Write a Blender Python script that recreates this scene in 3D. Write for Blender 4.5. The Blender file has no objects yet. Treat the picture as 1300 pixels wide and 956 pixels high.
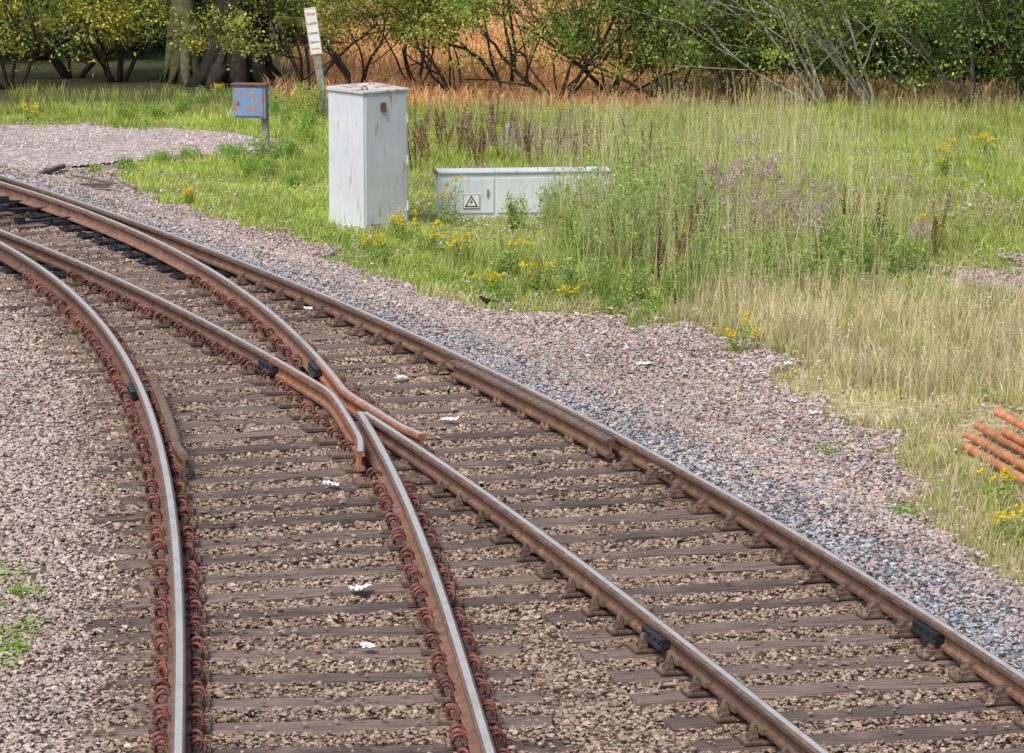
import bpy, bmesh, math, random
import numpy as np
from mathutils import Vector, Matrix
random.seed(7); rng = np.random.default_rng(7)
R = math.radians
col = bpy.context.scene.collection
# ------------------------------------------------------------------ camera geometry
F = 5200.0; CX, CY = 650.0, 433.5; PITCH = math.atan(833.5/5200); CZ = 5.64
RT = 0.192                                   # rail top height
def hit(px, py, z=0.0):
    dx = (px-CX)/F; dy = -(py-CY)/F
    d = (dx, math.cos(PITCH)+dy*math.sin(PITCH), -math.sin(PITCH)+dy*math.cos(PITCH))
    t = (z-CZ)/d[2]
    return Vector((t*d[0], t*d[1], z))
cam_d = bpy.data.cameras.new('camera'); cam = bpy.data.objects.new('camera', cam_d); col.objects.link(cam)
cam.location = (0, 0, CZ); cam.rotation_euler = (math.pi/2-PITCH, 0, 0)
cam_d.sensor_width = 36; cam_d.lens = 36*F/1300; cam_d.shift_y = -44.5/1300; cam_d.clip_end = 4000; cam_d.clip_start = 0.5
bpy.context.scene.camera = cam
# ------------------------------------------------------------------ rail lines x(Y)
def fit(pts, deg):
    P = [hit(a, b, RT) for a, b in pts]
    ys = np.array([p.y for p in P]); xs = np.array([p.x for p in P])
    c = np.polyfit((ys-33)/12, xs, deg); dc = np.polyder(c)
    y0, y1 = ys.min(), ys.max()
    def f(y):
        y = np.asarray(y, float); yc = np.clip(y, y0, y1)
        return np.polyval(c, (yc-33)/12) + np.polyval(dc, (yc-33)/12)/12*(y-yc)
    def s(y):
        yc = np.clip(np.asarray(y, float), y0, y1)
        return np.polyval(dc, (yc-33)/12)/12
    return f, s
fD, sD = fit([(0,222),(130,265),(270,318),(430,382),(600,458),(730,521),(860,590),(1000,673),(1150,764),(1300,857)], 3)
fB, sB = fit([(0,292),(100,331),(200,377),(300,429),(380,474),(450,513),(520,557),(600,613),(700,688),(800,763),(870,815),(937,866)], 3)
fC, sC = fit([(0,230),(100,265),(170,292),(240,323),(300,362),(350,403),(400,452),(430,487),(455,520),(480,557),(500,597),(525,655),(550,728),(575,800),(596,866)], 4)
fA, sA = fit([(0,308),(40,330),(80,360),(120,400),(150,440),(175,485),(195,530),(206,575),(215,630),(222,690),(226,760),(228,866)], 4)
def Yat(px, py): return hit(px, py, RT).y
def smooth(v, a, b):
    t = np.clip((v-a)/(b-a), 0, 1); return t*t*(3-2*t)
_ph = rng.uniform(0, 6.28, (6, 3)); _an = rng.uniform(0, 6.28, 6)
def nz(x, y, sc=1.0):
    r = 0
    for i in range(6):
        f_ = (0.9+0.55*i)/sc
        r = r + np.sin((x*np.cos(_an[i])+y*np.sin(_an[i]))*f_+_ph[i, 0]+1.3*np.sin((y*np.cos(_an[i])-x*np.sin(_an[i]))*f_*0.7+_ph[i, 1]))/(1+0.45*i)
    return r/3.0
def hgt(x, y):
    x = np.asarray(x, float); y = np.asarray(y, float)
    dr = (x-fD(y))*0.94; dl = fA(y)-x
    out = smooth(dr, 0.9, 1.8)+smooth(dl, 1.0, 2.2)
    z = -0.055-0.14*smooth(dr, 0.85, 1.7)-0.05*smooth(dl, 0.9, 2.0)
    z = z+0.42*np.exp(-((x-4.6)/2.6)**2-((y-45.5)/4.5)**2)
    z = z+0.04*nz(x, y, 1.2)*np.clip(out, 0, 1)
    return z
def hitg(px, py):
    z = -0.1
    for _ in range(8):
        p = hit(px, py, z); z = float(hgt(p.x, p.y))
    return Vector((p.x, p.y, z))
def poly(pts): return np.array([[hitg(a, b).x, hitg(a, b).y] for a, b in pts])
def inside(x, y, P):
    r = np.zeros(len(x), bool); n = len(P); j = n-1
    for i in range(n):
        xi, yi = P[i]; xj, yj = P[j]
        c = ((yi > y) != (yj > y)) & (x < (xj-xi)*(y-yi)/(yj-yi+1e-12)+xi)
        r ^= c; j = i
    return r
# ------------------------------------------------------------------ object helpers
def tag(o, label=None, cat=None, group=None, kind=None):
    if label: o['label'] = label
    if cat: o['category'] = cat
    if group: o['group'] = group
    if kind: o['kind'] = kind
    return o
def empty(name, loc, rz=0.0):
    o = bpy.data.objects.new(name, None); col.objects.link(o); o.location = loc; o.rotation_euler = (0, 0, rz)
    o.empty_display_size = 0.1; return o
def link(name, me, mat, parent=None, loc=(0, 0, 0), rz=0.0):
    o = bpy.data.objects.new(name, me); col.objects.link(o)
    if mat is not None:
        ms = mat if isinstance(mat, (list, tuple)) else [mat]
        if len(me.materials) == 0:
            for m in ms: me.materials.append(m)
    o.parent = parent; o.location = loc; o.rotation_euler = (0, 0, rz); return o
def bm_done(name, bm):
    bmesh.ops.recalc_face_normals(bm, faces=bm.faces)
    me = bpy.data.meshes.new(name); bm.to_mesh(me); bm.free(); return me
def bbox(bm, c, s, rot=None, bev=0.0):
    r = bmesh.ops.create_cube(bm, size=1.0); vs = r['verts']
    bmesh.ops.scale(bm, vec=s, verts=vs)
    if bev > 0:
        es = list({e for v in vs for e in v.link_edges})
        rr = bmesh.ops.bevel(bm, geom=es, offset=bev, segments=2, affect='EDGES', profile=0.6)
        vs = list({v for f in rr['faces'] for v in f.verts} | {v for v in vs if v.is_valid})
    if rot is not None: bmesh.ops.rotate(bm, cent=(0, 0, 0), matrix=rot, verts=vs)
    bmesh.ops.translate(bm, vec=c, verts=vs); return vs
def bcyl(bm, c, r, h, n=8, rot=None, r2=None):
    rr = bmesh.ops.create_cone(bm, cap_ends=True, segments=n, radius1=r, radius2=r if r2 is None else r2, depth=h); vs = rr['verts']
    if rot is not None: bmesh.ops.rotate(bm, cent=(0, 0, 0), matrix=rot, verts=vs)
    bmesh.ops.translate(bm, vec=c, verts=vs); return vs
def prism(bm, prof, y0, y1):                # profile in x,z extruded along y
    a = [bm.verts.new((x, y0, z)) for x, z in prof]; b = [bm.verts.new((x, y1, z)) for x, z in prof]
    bm.faces.new(a); bm.faces.new(list(reversed(b)))
    n = len(prof)
    for i in range(n): bm.faces.new((a[i], a[(i+1) % n], b[(i+1) % n], b[i]))
    return a+b
class NM:
    def __init__(s): s.V = []; s.T = []; s.Q = []; s.C = []; s.n = 0
    def add(s, V, T=None, Q=None, C=None):
        V = np.asarray(V, float).reshape(-1, 3)
        s.V.append(V)
        if T is not None and len(T): s.T.append(np.asarray(T, int).reshape(-1, 3)+s.n)
        if Q is not None and len(Q): s.Q.append(np.asarray(Q, int).reshape(-1, 4)+s.n)
        C = np.ones((len(V), 3))*0.5 if C is None else np.asarray(C, float)
        if C.ndim == 1: C = np.tile(C, (len(V), 1))
        s.C.append(C); s.n += len(V)
    def mesh(s, name, flat=False):
        V = np.concatenate(s.V); C = np.concatenate(s.C)
        T = np.concatenate(s.T) if s.T else np.zeros((0, 3), int); Q = np.concatenate(s.Q) if s.Q else np.zeros((0, 4), int)
        me = bpy.data.meshes.new(name)
        me.vertices.add(len(V)); me.vertices.foreach_set('co', V.astype(np.float32).ravel())
        nl = T.size+Q.size; me.loops.add(nl)
        me.loops.foreach_set('vertex_index', np.concatenate([T.ravel(), Q.ravel()]).astype(np.int32))
        me.polygons.add(len(T)+len(Q))
        st = np.concatenate([np.arange(len(T))*3, T.size+np.arange(len(Q))*4]).astype(np.int32)
        me.polygons.foreach_set('loop_start', st)
        me.update(calc_edges=True)
        ca = me.color_attributes.new('Col', 'FLOAT_COLOR', 'POINT')
        ca.data.foreach_set('color', np.concatenate([np.clip(C, 0, 1), np.ones((len(C), 1))], 1).astype(np.float32).ravel())
        if flat: me.shade_flat()
        return me
    def tube(s, pts, rad, n=6, c=(.1, .1, .1)):
        pts = [Vector(p) for p in pts]; V = []
        up = Vector((0.31, 0.2, 0.93))
        for i, p in enumerate(pts):
            d = (pts[min(i+1, len(pts)-1)]-pts[max(i-1, 0)]).normalized()
            a = d.cross(up)
            if a.length < 0.05: a = d.cross(Vector((1, 0, 0)))
            a.normalize(); b = d.cross(a)
            for k in range(n):
                t = 2*math.pi*k/n; V.append(p+(a*math.cos(t)+b*math.sin(t))*rad[i])
        Q = [(i*n+k, i*n+(k+1) % n, (i+1)*n+(k+1) % n, (i+1)*n+k) for i in range(len(pts)-1) for k in range(n)]
        m = len(pts)*n; V.append(pts[0]); V.append(pts[-1])
        T = [(m, (k+1) % n, k) for k in range(n)]+[(m+1, m-n+k, m-n+(k+1) % n) for k in range(n)]
        s.add([tuple(v) for v in V], T, Q, np.array(c))
    def leaves(s, P, size, C, asp=0.5, flat=0.0):
        n = len(P)
        if n == 0: return
        a = rng.normal(size=(n, 3)); a[:, 2] *= (1-flat); a /= np.linalg.norm(a, axis=1)[:, None]
        b = rng.normal(size=(n, 3)); b[:, 2] *= (1-flat); b -= a*np.sum(a*b, 1)[:, None]; b /= np.linalg.norm(b, axis=1)[:, None]
        sz = np.asarray(size).reshape(-1, 1)*np.ones((n, 1))
        V = np.stack([P+a*sz, P+b*sz*asp, P-a*sz, P-b*sz*asp], 1).reshape(-1, 3)
        s.add(V, None, np.arange(4*n).reshape(n, 4), np.repeat(C, 4, axis=0))
    def blades(s, P, h, w, lean, C0, C1):
        n = len(P)
        if n == 0: return
        an = rng.uniform(0, 6.283, n); ld = rng.uniform(0, 6.283, n)
        t = np.stack([np.cos(an), np.sin(an), np.zeros(n)], 1)*w[:, None]/2
        L = np.stack([np.cos(ld), np.sin(ld), np.zeros(n)], 1)*(lean*h)[:, None]
        up = np.array([0, 0, 1.0])[None]*h[:, None]
        m = P+up*0.55+L*0.35; e = P+up*(1-0.25*lean[:, None])+L
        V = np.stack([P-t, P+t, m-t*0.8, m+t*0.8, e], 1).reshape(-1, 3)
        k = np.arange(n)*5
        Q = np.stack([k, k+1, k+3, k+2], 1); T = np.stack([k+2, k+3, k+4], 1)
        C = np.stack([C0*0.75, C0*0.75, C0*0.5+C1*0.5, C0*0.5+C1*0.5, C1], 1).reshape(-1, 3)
        s.add(V, T, Q, C)
# ------------------------------------------------------------------ materials
def newmat(name):
    m = bpy.data.materials.new(name); m.use_nodes = True
    nt = m.node_tree; b = nt.nodes['Principled BSDF']; return m, nt, b
def N(nt, t, **k):
    n = nt.nodes.new(t)
    for a, v in k.items(): setattr(n, a, v)
    return n
def noise_node(nt, sc, det=4, vec=None, rough=0.6):
    n = N(nt, 'ShaderNodeTexNoise'); n.inputs['Scale'].default_value = sc; n.inputs['Detail'].default_value = det; n.inputs['Roughness'].default_value = rough
    if vec is not None: nt.links.new(vec, n.inputs['Vector'])
    return n
def ramp(nt, fac, stops):
    r = N(nt, 'ShaderNodeValToRGB'); el = r.color_ramp.elements
    while len(el) < len(stops): el.new(0.5)
    for e, (p, c) in zip(el, stops): e.position = p; e.color = (*c, 1)
    nt.links.new(fac, r.inputs['Fac']); return r
def mixc(nt, fac, a, b, mode='MIX'):
    m = N(nt, 'ShaderNodeMix', data_type='RGBA', blend_type=mode)
    for inp, v in ((m.inputs[0], fac), (m.inputs[6], a), (m.inputs[7], b)):
        if hasattr(v, 'is_output'): nt.links.new(v, inp)
        elif isinstance(v, (int, float)): inp.default_value = v
        else: inp.default_value = (*v, 1)
    return m.outputs[2]
def bump(nt, b, fac, s=0.4, d=0.01):
    n = N(nt, 'ShaderNodeBump'); n.inputs['Strength'].default_value = s; n.inputs['Distance'].default_value = d
    nt.links.new(fac, n.inputs['Height']); nt.links.new(n.outputs[0], b.inputs['Normal'])
def objco(nt, scale=None):
    t = N(nt, 'ShaderNodeTexCoord')
    if scale is None: return t.outputs['Object']
    m = N(nt, 'ShaderNodeMapping'); m.inputs['Scale'].default_value = scale; nt.links.new(t.outputs['Object'], m.inputs['Vector']); return m.outputs[0]
def attr_mat(name, rough=0.85, nsc=30, var=0.5, trans=0.0, bmp=0.0):
    m, nt, b = newmat(name); b.inputs['Roughness'].default_value = rough; b.inputs['Specular IOR Level'].default_value = 0.25
    a = N(nt, 'ShaderNodeAttribute', attribute_name='Col'); c = a.outputs['Color']
    if var > 0:
        n = noise_node(nt, nsc, 4, objco(nt)); r = ramp(nt, n.outputs[0], [(0.3, (1-var,)*3), (0.7, (1+var*0.6,)*3)])
        c = mixc(nt, 1.0, c, r.outputs[0], 'MULTIPLY')
        if bmp > 0: bump(nt, b, n.outputs[0], 0.6, bmp)
    nt.links.new(c, b.inputs['Base Color'])
    if trans > 0:
        tr = N(nt, 'ShaderNodeBsdfTranslucent'); nt.links.new(c, tr.inputs[0]); mx = N(nt, 'ShaderNodeMixShader'); mx.inputs[0].default_value = trans
        nt.links.new(b.outputs[0], mx.inputs[1]); nt.links.new(tr.outputs[0], mx.inputs[2]); nt.links.new(mx.outputs[0], nt.nodes['Material Output'].inputs[0])
    return m
def rust_mat(name, c1, c2, c3, sc=14, rough=0.75, metal=0.0, rnd=0.25):
    m, nt, b = newmat(name)
    co = objco(nt); n = noise_node(nt, sc, 8, co, 0.7); r = ramp(nt, n.outputs[0], [(0.3, c1), (0.5, c2), (0.72, c3)])
    oi = N(nt, 'ShaderNodeObjectInfo'); rr = ramp(nt, oi.outputs['Random'], [(0, (1-rnd,)*3), (1, (1+rnd,)*3)])
    c = mixc(nt, 1.0, r.outputs[0], rr.outputs[0], 'MULTIPLY')
    nt.links.new(c, b.inputs['Base Color']); b.inputs['Roughness'].default_value = rough; b.inputs['Metallic'].default_value = metal
    n2 = noise_node(nt, 90, 4, co); bump(nt, b, n2.outputs[0], 0.35, 0.004); return m
def plain(name, c, rough=0.6, metal=0.0, sc=20, var=0.25):
    return rust_mat(name, tuple(v*(1-var) for v in c), c, tuple(min(1, v*(1+var)) for v in c), sc, rough, metal, 0.05)
M = {}
M['stone'] = attr_mat('ballast_stone', 0.85, 45, 0.25)
M['ground'] = attr_mat('ground_soil', 0.95, 9, 0.5, 0, 0.03)
M['grass'] = attr_mat('grass_blade', 0.7, 1.2, 0.3, 0.4)
M['leaf'] = attr_mat('leaf', 0.6, 2.2, 0.35, 0.4)
M['bark'] = attr_mat('bark', 0.95, 14, 0.6, 0, 0.02)
M['railside'] = rust_mat('rail_rust', (.085, .048, .034), (.17, .09, .06), (.28, .16, .105), 9, 0.8)
M['orange'] = rust_mat('orange_rust', (.24, .085, .04), (.42, .17, .08), (.55, .26, .13), 9, 0.85)
M['wing'] = rust_mat('brown_orange_rust', (.09, .05, .036), (.17, .09, .06), (.28, .145, .09), 7, 0.85)
M['wingo'] = rust_mat('bright_orange_rust', (.12, .055, .035), (.25, .11, .065), (.40, .19, .105), 14, 0.85)
M['chair'] = rust_mat('cast_iron', (.04, .028, .022), (.105, .066, .048), (.2, .125, .09), 26, 0.8)
M['plate'] = rust_mat('baseplate_rust', (.06, .042, .036), (.14, .088, .07), (.24, .155, .12), 16, 0.8)
M['clip'] = rust_mat('red_brown_spring_steel', (.065, .024, .02), (.155, .053, .042), (.27, .11, .085), 24, 0.6, 0, 0.5)
M['screw'] = rust_mat('screw_steel', (.10, .07, .055), (.24, .175, .13), (.40, .32, .24), 30, 0.65)
M['black'] = rust_mat('black_grease', (.008, .009, .012), (.016, .018, .024), (.04, .045, .06), 14, 0.35)
M['key'] = rust_mat('key', (.07, .045, .03), (.13, .085, .055), (.2, .14, .1), 20, 0.85)
m, nt, b = newmat('running_surface'); co = objco(nt); n = noise_node(nt, 2.5, 6, co, .7); n2 = noise_node(nt, 40, 3, co)
r = ramp(nt, n.outputs[0], [(0.3, (.46, .42, .38)), (0.5, (.62, .60, .585)), (0.72, (.47, .40, .34))]); nt.links.new(r.outputs[0], b.inputs['Base Color'])
b.inputs['Metallic'].default_value = 0.45; r2 = ramp(nt, n2.outputs[0], [(0.3, (.38,)*3), (0.7, (.6,)*3)]); nt.links.new(r2.outputs[0], b.inputs['Roughness']); M['steel'] = m
m, nt, b = newmat('rail_shoulder'); n = noise_node(nt, 12, 5, objco(nt)); r = ramp(nt, n.outputs[0], [(0.3, (.11, .075, .055)), (0.7, (.25, .18, .14))]); nt.links.new(r.outputs[0], b.inputs['Base Color'])
b.inputs['Metallic'].default_value = 0.25; b.inputs['Roughness'].default_value = 0.6; M['edge'] = m
# timber
m, nt, b = newmat('weathered_timber'); co = objco(nt, (1.2, 26, 26)); n = noise_node(nt, 1.6, 8, co, 0.7)
r = ramp(nt, n.outputs[0], [(0.28, (.03, .022, .02)), (0.44, (.105, .078, .067)), (0.6, (.20, .152, .134)), (0.78, (.44, .37, .33))])
oi = N(nt, 'ShaderNodeObjectInfo'); rr = ramp(nt, oi.outputs['Random'], [(0, (.6, .56, .55)), (.5, (1., .95, .93)), (1, (1.4, 1.3, 1.24))])
c = mixc(nt, 1.0, r.outputs[0], rr.outputs[0], 'MULTIPLY'); nb = noise_node(nt, 2.3, 4, objco(nt)); rb = ramp(nt, nb.outputs[0], [(0.48, (0, 0, 0)), (0.72, (.8, .8, .8))])
c = mixc(nt, rb.outputs[0], c, (.24, .18, .145)); nt.links.new(c, b.inputs['Base Color']); b.inputs['Roughness'].default_value = 0.9; bump(nt, b, n.outputs[0], 0.9, 0.012); M['timber'] = m
def paint(name, base, rustamt=0.62, dirt=(.42, .42, .38), rustc=(.3, .14, .06), tall=0.45, fsc=5):
    m, nt, b = newmat(name); co = objco(nt)
    n1 = noise_node(nt, 3.0, 5, co); c = ramp(nt, n1.outputs[0], [(0.3, tuple(v*0.84 for v in base)), (0.7, base)]).outputs[0]
    st = noise_node(nt, 5, 6, objco(nt, (fsc, fsc, tall)), 0.65); rs = ramp(nt, st.outputs[0], [(rustamt, (0, 0, 0)), (rustamt+0.09, (1, 1, 1))])
    sd = noise_node(nt, 6, 6, objco(nt, (4, 4, 0.5)), 0.6); rd = ramp(nt, sd.outputs[0], [(0.48, (0, 0, 0)), (0.72, (.6,)*3)])
    c = mixc(nt, rd.outputs[0], c, dirt)
    c = mixc(nt, rs.outputs[0], c, rustc)
    nt.links.new(c, b.inputs['Base Color']); b.inputs['Roughness'].default_value = 0.6; bump(nt, b, n1.outputs[0], 0.15, 0.01); return m
M['cab'] = paint('grey_white_paint', (.66, .70, .76), 0.60, (.54, .54, .52), (.44, .27, .17), .5, 3)
M['cabtop'] = paint('rusting_grey_paint', (.62, .62, .62), 0.50, (.5, .43, .37), (.38, .2, .11), 1.0, 1.6)
M['low'] = paint('pale_galvanised', (.64, .71, .76), 0.64, (.50, .54, .54))
M['blue'] = paint('flaking_blue_paint', (.16, .29, .50), 0.51, (.30, .38, .5), (.38, .17, .08), 2.2, 2.2)
M['white'] = plain('white_sign_face', (.78, .78, .78), 0.5, 0, 12, 0.08)
M['ink'] = plain('black_ink', (.02, .02, .02), 0.6); M['red'] = plain('red_ink', (.6, .04, .03), 0.6)
M['post'] = rust_mat('weathered_grey_post', (.14, .13, .12), (.26, .25, .23), (.38, .36, .33), 12, 0.85)
M['litter'] = plain('dirty_white_scrap', (.72, .74, .74), 0.7, 0, 25, 0.2)
M['conc'] = plain('pale_stone_slab', (.42, .42, .4), 0.9, 0, 20, 0.3)
M['feather'] = plain('black_plumage', (.015, .015, .017), 0.5); M['beak'] = plain('orange_beak', (.6, .3, .03), 0.5)
# ------------------------------------------------------------------ terrain zones
grassP = poly([(142,224),(185,250),(262,283),(345,297),(400,313),(440,343),(520,370),(600,393),(700,406),(850,416),(930,436),(1040,470),(985,492),(1062,512),(1052,546),(1130,563),(1152,608),(1125,640),(1180,690),(1300,745),(1420,815),(1700,900),(2300,70),(-600,70),(-600,158),(0,158),(150,162),(300,168),(345,182),(300,196),(230,200),(150,212)])
pathP = poly([(590,178),(640,165),(720,163),(780,172),(765,188),(700,196),(610,192)])
patchP = poly([(1195,368),(1225,345),(1320,325),(1500,320),(1500,400),(1300,385)])
mossP = poly([(-200,690),(20,700),(50,745),(55,800),(20,850),(30,900),(-200,960)])
pipeP = poly([(1225,530),(1250,508),(1330,540),(1500,640),(1500,720),(1330,640),(1222,580)])
shortP = poly([(548,278),(690,272),(700,318),(540,325)])
greaseP = poly([(-200,215),(0,228),(95,262),(130,285),(60,292),(-200,300)])
roadtop = [(-500,160),(-250,160),(-100,160),(0,161),(80,162),(160,164),(230,167),(300,171),(350,182)]
roadbot = [(-500,225),(-250,222),(-100,219),(0,216),(70,214),(130,210),(190,204),(260,198),(330,192)]
roadP = poly(roadtop+roadbot[::-1])
def zones(x, y):
    e = nz(x, y, 0.35)*0.33+nz(y, x, .12)*.12; e2 = nz(y, x, 0.35)*0.75+nz(x, y, .12)*.3
    xx, yy_ = x+e, y+e2
    g = inside(xx, yy_, grassP) & ~inside(xx, yy_, patchP) & ~inside(xx, y+e2, roadP)
    return g
xs = np.concatenate([[-1500, -600, -200, -80, -40, -24], np.arange(-15, 15.01, 0.13), [24, 40, 80, 200, 600, 1500]])
ys = np.concatenate([[-600, -100, -20, 5, 13], np.arange(17, 90, 0.16), [95, 105, 130, 180, 300, 700, 2500]])
X, Y = np.meshgrid(xs, ys); Xf, Yf = X.ravel(), Y.ravel()
Zf = hgt(np.clip(Xf, -30, 30), np.clip(Yf, 10, 95))-0.01
g = zones(Xf, Yf); dr = (Xf-fD(Yf))*0.94; nn = nz(Xf, Yf, 0.8)
C = np.tile([.19, .14, .11], (len(Xf), 1))
C[(dr > 0.2) & (dr < 0.9)] = [.17, .175, .19]
C[(dr > 0.9)] = [.30, .235, .205]
C[g] = np.array([.26, .31, .08])
dry = g & (Yf < 37.5+nn); C[dry] = [.44, .39, .21]
C[inside(Xf, Yf, pathP)] = [.32, .29, .25]
C[inside(Xf, Yf, greaseP)] = [.05, .045, .045]
far = Yf > 56.6+0.5*nn
C[far] = [.70, .38, .15]
tree_shade = far & ((Xf < -3.1-0.3*nn) | (Xf > 2.6+1.2*nn)); C[tree_shade] = [.06, .065, .025]  # shade beneath the dense trees, painted into the ground colour
C[inside(Xf, Yf, mossP)] = [.19, .21, .08]
C *= (1+0.18*nn)[:, None]
nx, ny = len(xs), len(ys); ii = (np.arange(ny-1)[:, None]*nx+np.arange(nx-1)[None]).ravel()
gm = NM(); gm.add(np.stack([Xf, Yf, Zf], 1), None, np.stack([ii, ii+1, ii+nx+1, ii+nx], 1), C)
tag(link('ground', gm.mesh('ground'), M['ground']), kind='structure')
# gravel road sheet
rm = NM(); nr = 9; V = []; rc = []
ta = [hitg(*p) for p in roadtop]; tb = [hitg(*p) for p in roadbot]
def lerp_poly(L, t):
    u = t*(len(L)-1); i = min(int(u), len(L)-2); return L[i].lerp(L[i+1], u-i)
for i in range(97):
    a = lerp_poly(ta, i/96); b_ = lerp_poly(tb, i/96)
    for j in range(nr):
        p = a.lerp(b_, j/(nr-1)); p.y += float(nz(p.x*2, j, .5))*.35; q = float(nz(p.x, p.y, .6)); V.append((p.x, p.y, float(hgt(p.x, p.y))+0.02)); rc.append(np.array([.41, .345, .33])*(1+.15*q))
Q = [(i*nr+j, i*nr+j+1, (i+1)*nr+j+1, (i+1)*nr+j) for i in range(96) for j in range(nr-1)]
rm.add(V, None, Q, np.array(rc)); tag(link('gravel_road', rm.mesh('gravel_road'), M['ground']), kind='structure')
# ------------------------------------------------------------------ rails
BULL = [(-.02, 0), (.02, 0), (.033, .008), (.034, .03), (.010, .045), (.010, .098), (.034, .108), (.036, .134), (.030, .143), (.018, .147), (-.018, .147), (-.030, .143), (-.036, .134), (-.034, .108), (-.010, .098), (-.010, .045), (-.034, .03), (-.033, .008)]
FLAT = [(-.065, 0), (.065, 0), (.065, .010), (.014, .027), (.009, .04), (.009, .10), (.034, .111), (.036, .135), (.030, .143), (.020, .147), (-.020, .147), (-.030, .143), (-.036, .135), (-.034, .111), (-.009, .10), (-.009, .04), (-.014, .027), (-.065, .010)]
def rpath(f, s, ya, yb, off=0.0, step=0.25):
    n = max(2, int(abs(yb-ya)/step)+1); out = []
    for y in np.linspace(ya, yb, n):
        ph = math.atan(-float(s(y))); o = off(y) if callable(off) else off
        out.append(Vector((float(f(y))+o*math.cos(ph), y+o*math.sin(ph), 0)))
    return out
def relax(pts, k=3):
    for _ in range(k):
        pts = [pts[0]]+[(pts[i-1]+pts[i]*2+pts[i+1])/4 for i in range(1, len(pts)-1)]+[pts[-1]]
    return pts
def sweep(pts, prof, zb=0.045):
    bm = bmesh.new(); rings = []; n = len(prof)
    for i, p in enumerate(pts):
        d = pts[min(i+1, len(pts)-1)]-pts[max(i-1, 0)]; d.normalize(); nr_ = Vector((d.y, -d.x, 0))
        rings.append([bm.verts.new(p+nr_*u+Vector((0, 0, zb+z))) for u, z in prof])
    for a, b_ in zip(rings, rings[1:]):
        for k in range(n):
            f = bm.faces.new((a[k], a[(k+1) % n], b_[(k+1) % n], b_[k]))
            f.material_index = 1 if k in (9,) else (2 if k in (7, 8, 10, 11) else 0)
    bm.faces.new(rings[0]); bm.faces.new(list(reversed(rings[-1])))
    return bm_done('rail_bar', bm)
def fishplate_me(L=0.46, fat=0.0):
    bm = bmesh.new()
    for sx in (-1, 1):
        prof = [(sx*.012, .047), (sx*(.034+fat), .034), (sx*(.034+fat), .055), (sx*(.024+fat), .062), (sx*(.024+fat), .088), (sx*(.033+fat), .098), (sx*(.012), .106)]
        prism(bm, prof, -L/2, L/2)
    return bm_done('fishplate', bm)
def bolt_me():
    bm = bmesh.new(); rot = Matrix.Rotation(math.pi/2, 3, 'Y')
    bcyl(bm, (0, 0, 0), .016, .13, 6, rot); bcyl(bm, (0, 0, 0), .009, .15, 6, rot)
    return bm_done('bolt', bm)
FP = fishplate_me(); FPB = fishplate_me(0.42, 0.04); BOLT = bolt_me(); BOLTB = bolt_me()
for me_, mm in ((FP, 'chair'), (FPB, 'black'), (BOLT, 'screw'), (BOLTB, 'black')): me_.materials.append(M[mm])
def rail(label, pts, prof, joints=(), mats=None, name='running_rail', group=None, f=None, s=None, z=0.045):
    root = empty(name, (pts[0].x, pts[0].y, 0)); tag(root, label, 'rail', group)
    me = sweep(pts, prof, z)
    link('rail_bar', me, mats or [M['railside'], M['steel'], M['edge']], root, (-pts[0].x, -pts[0].y, 0))
    for y, blk in joints:
        ph = math.atan(-float(s(y)))
        fp = link('fishplate', FPB if blk else FP, None, root, (float(f(y))-pts[0].x, y-pts[0].y, 0.045), ph)
        if blk: fp['label'] = 'greasy black fishplate'
        for k in (-.17, -.06, .06, .17): link('bolt', BOLTB if blk else BOLT, None, fp, (0, k, 0.075))
    return root
gap = 0.004
Y0 = 18.0; YF = 49.0
yy = np.linspace(26, 36, 4001); dBC = (fB(yy)-fC(yy))*0.95
kI = int(np.argmin(np.abs(dBC))); yI = yy[kI]
kk = [i for i in range(len(yy)) if dBC[i] <= -0.115]; yK = yy[min(kk, key=lambda i: yy[i])] if kk else yI+1
jD = [Yat(592, 455), Yat(846, 583), Yat(1185, 785)]
rail('far length of the outer right hand rail, running up beside the blue grey stones', rpath(fD, sD, jD[0]+gap, YF), BULL, [(jD[0]+.0, False)], None, 'running_rail', None, fD, sD)
rail('second length of the right hand rail, with a rusty check rail along its inner side', rpath(fD, sD, jD[1]+gap, jD[0]-gap), BULL, [(jD[1], False)], None, 'running_rail', None, fD, sD)
rail('third length of the right hand rail, beside the widest part of the blue grey stones', rpath(fD, sD, jD[2]+gap, jD[1]-gap), BULL, [(jD[2], True)], None, 'running_rail', None, fD, sD)
rail('nearest length of the right hand rail at the bottom right corner', rpath(fD, sD, Y0, jD[2]-gap), BULL)
jB0 = Yat(342, 453); jB1 = Yat(838, 792)
rail('upper left rail of the straight track, left of the crossing, with reddish clips', rpath(fB, sB, jB0+gap, YF), BULL, [(jB0, True)], None, 'running_rail', None, fB, sB)
yW = Yat(465, 572)
ptsB = relax(rpath(fB, sB, jB0-gap, yK, 0.0, .12)+rpath(fC, sC, yK-0.12, yW, lambda y: -0.112-0.05*float(smooth(yW+0.5-y, 0, 0.5)), 0.12))
rail('short rusty wing rail that bends left at the crossing and flares at its end', ptsB, BULL, (), [M['wingo'], M['steel'], M['wing']], 'wing_rail')
yW2 = Yat(536, 552)
jC0 = Yat(404, 456)
ptsC = relax(rpath(fC, sC, jC0-gap, yK, 0.0, .12)+rpath(fB, sB, yK-0.12, yW2, lambda y: 0.112+0.05*float(smooth(yW2+0.4-y, 0, 0.4)), 0.12))
rail('orange rusty wing rail that bends right at the crossing', ptsC, BULL, (), [M['wingo'], M['steel'], M['wingo']], 'wing_rail')
rail('left rail of the right hand track from the crossing nose to the black joint', rpath(fB, sB, jB1+gap, yI-0.22), BULL, [(jB1, True)], None, 'running_rail', None, fB, sB)
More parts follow.
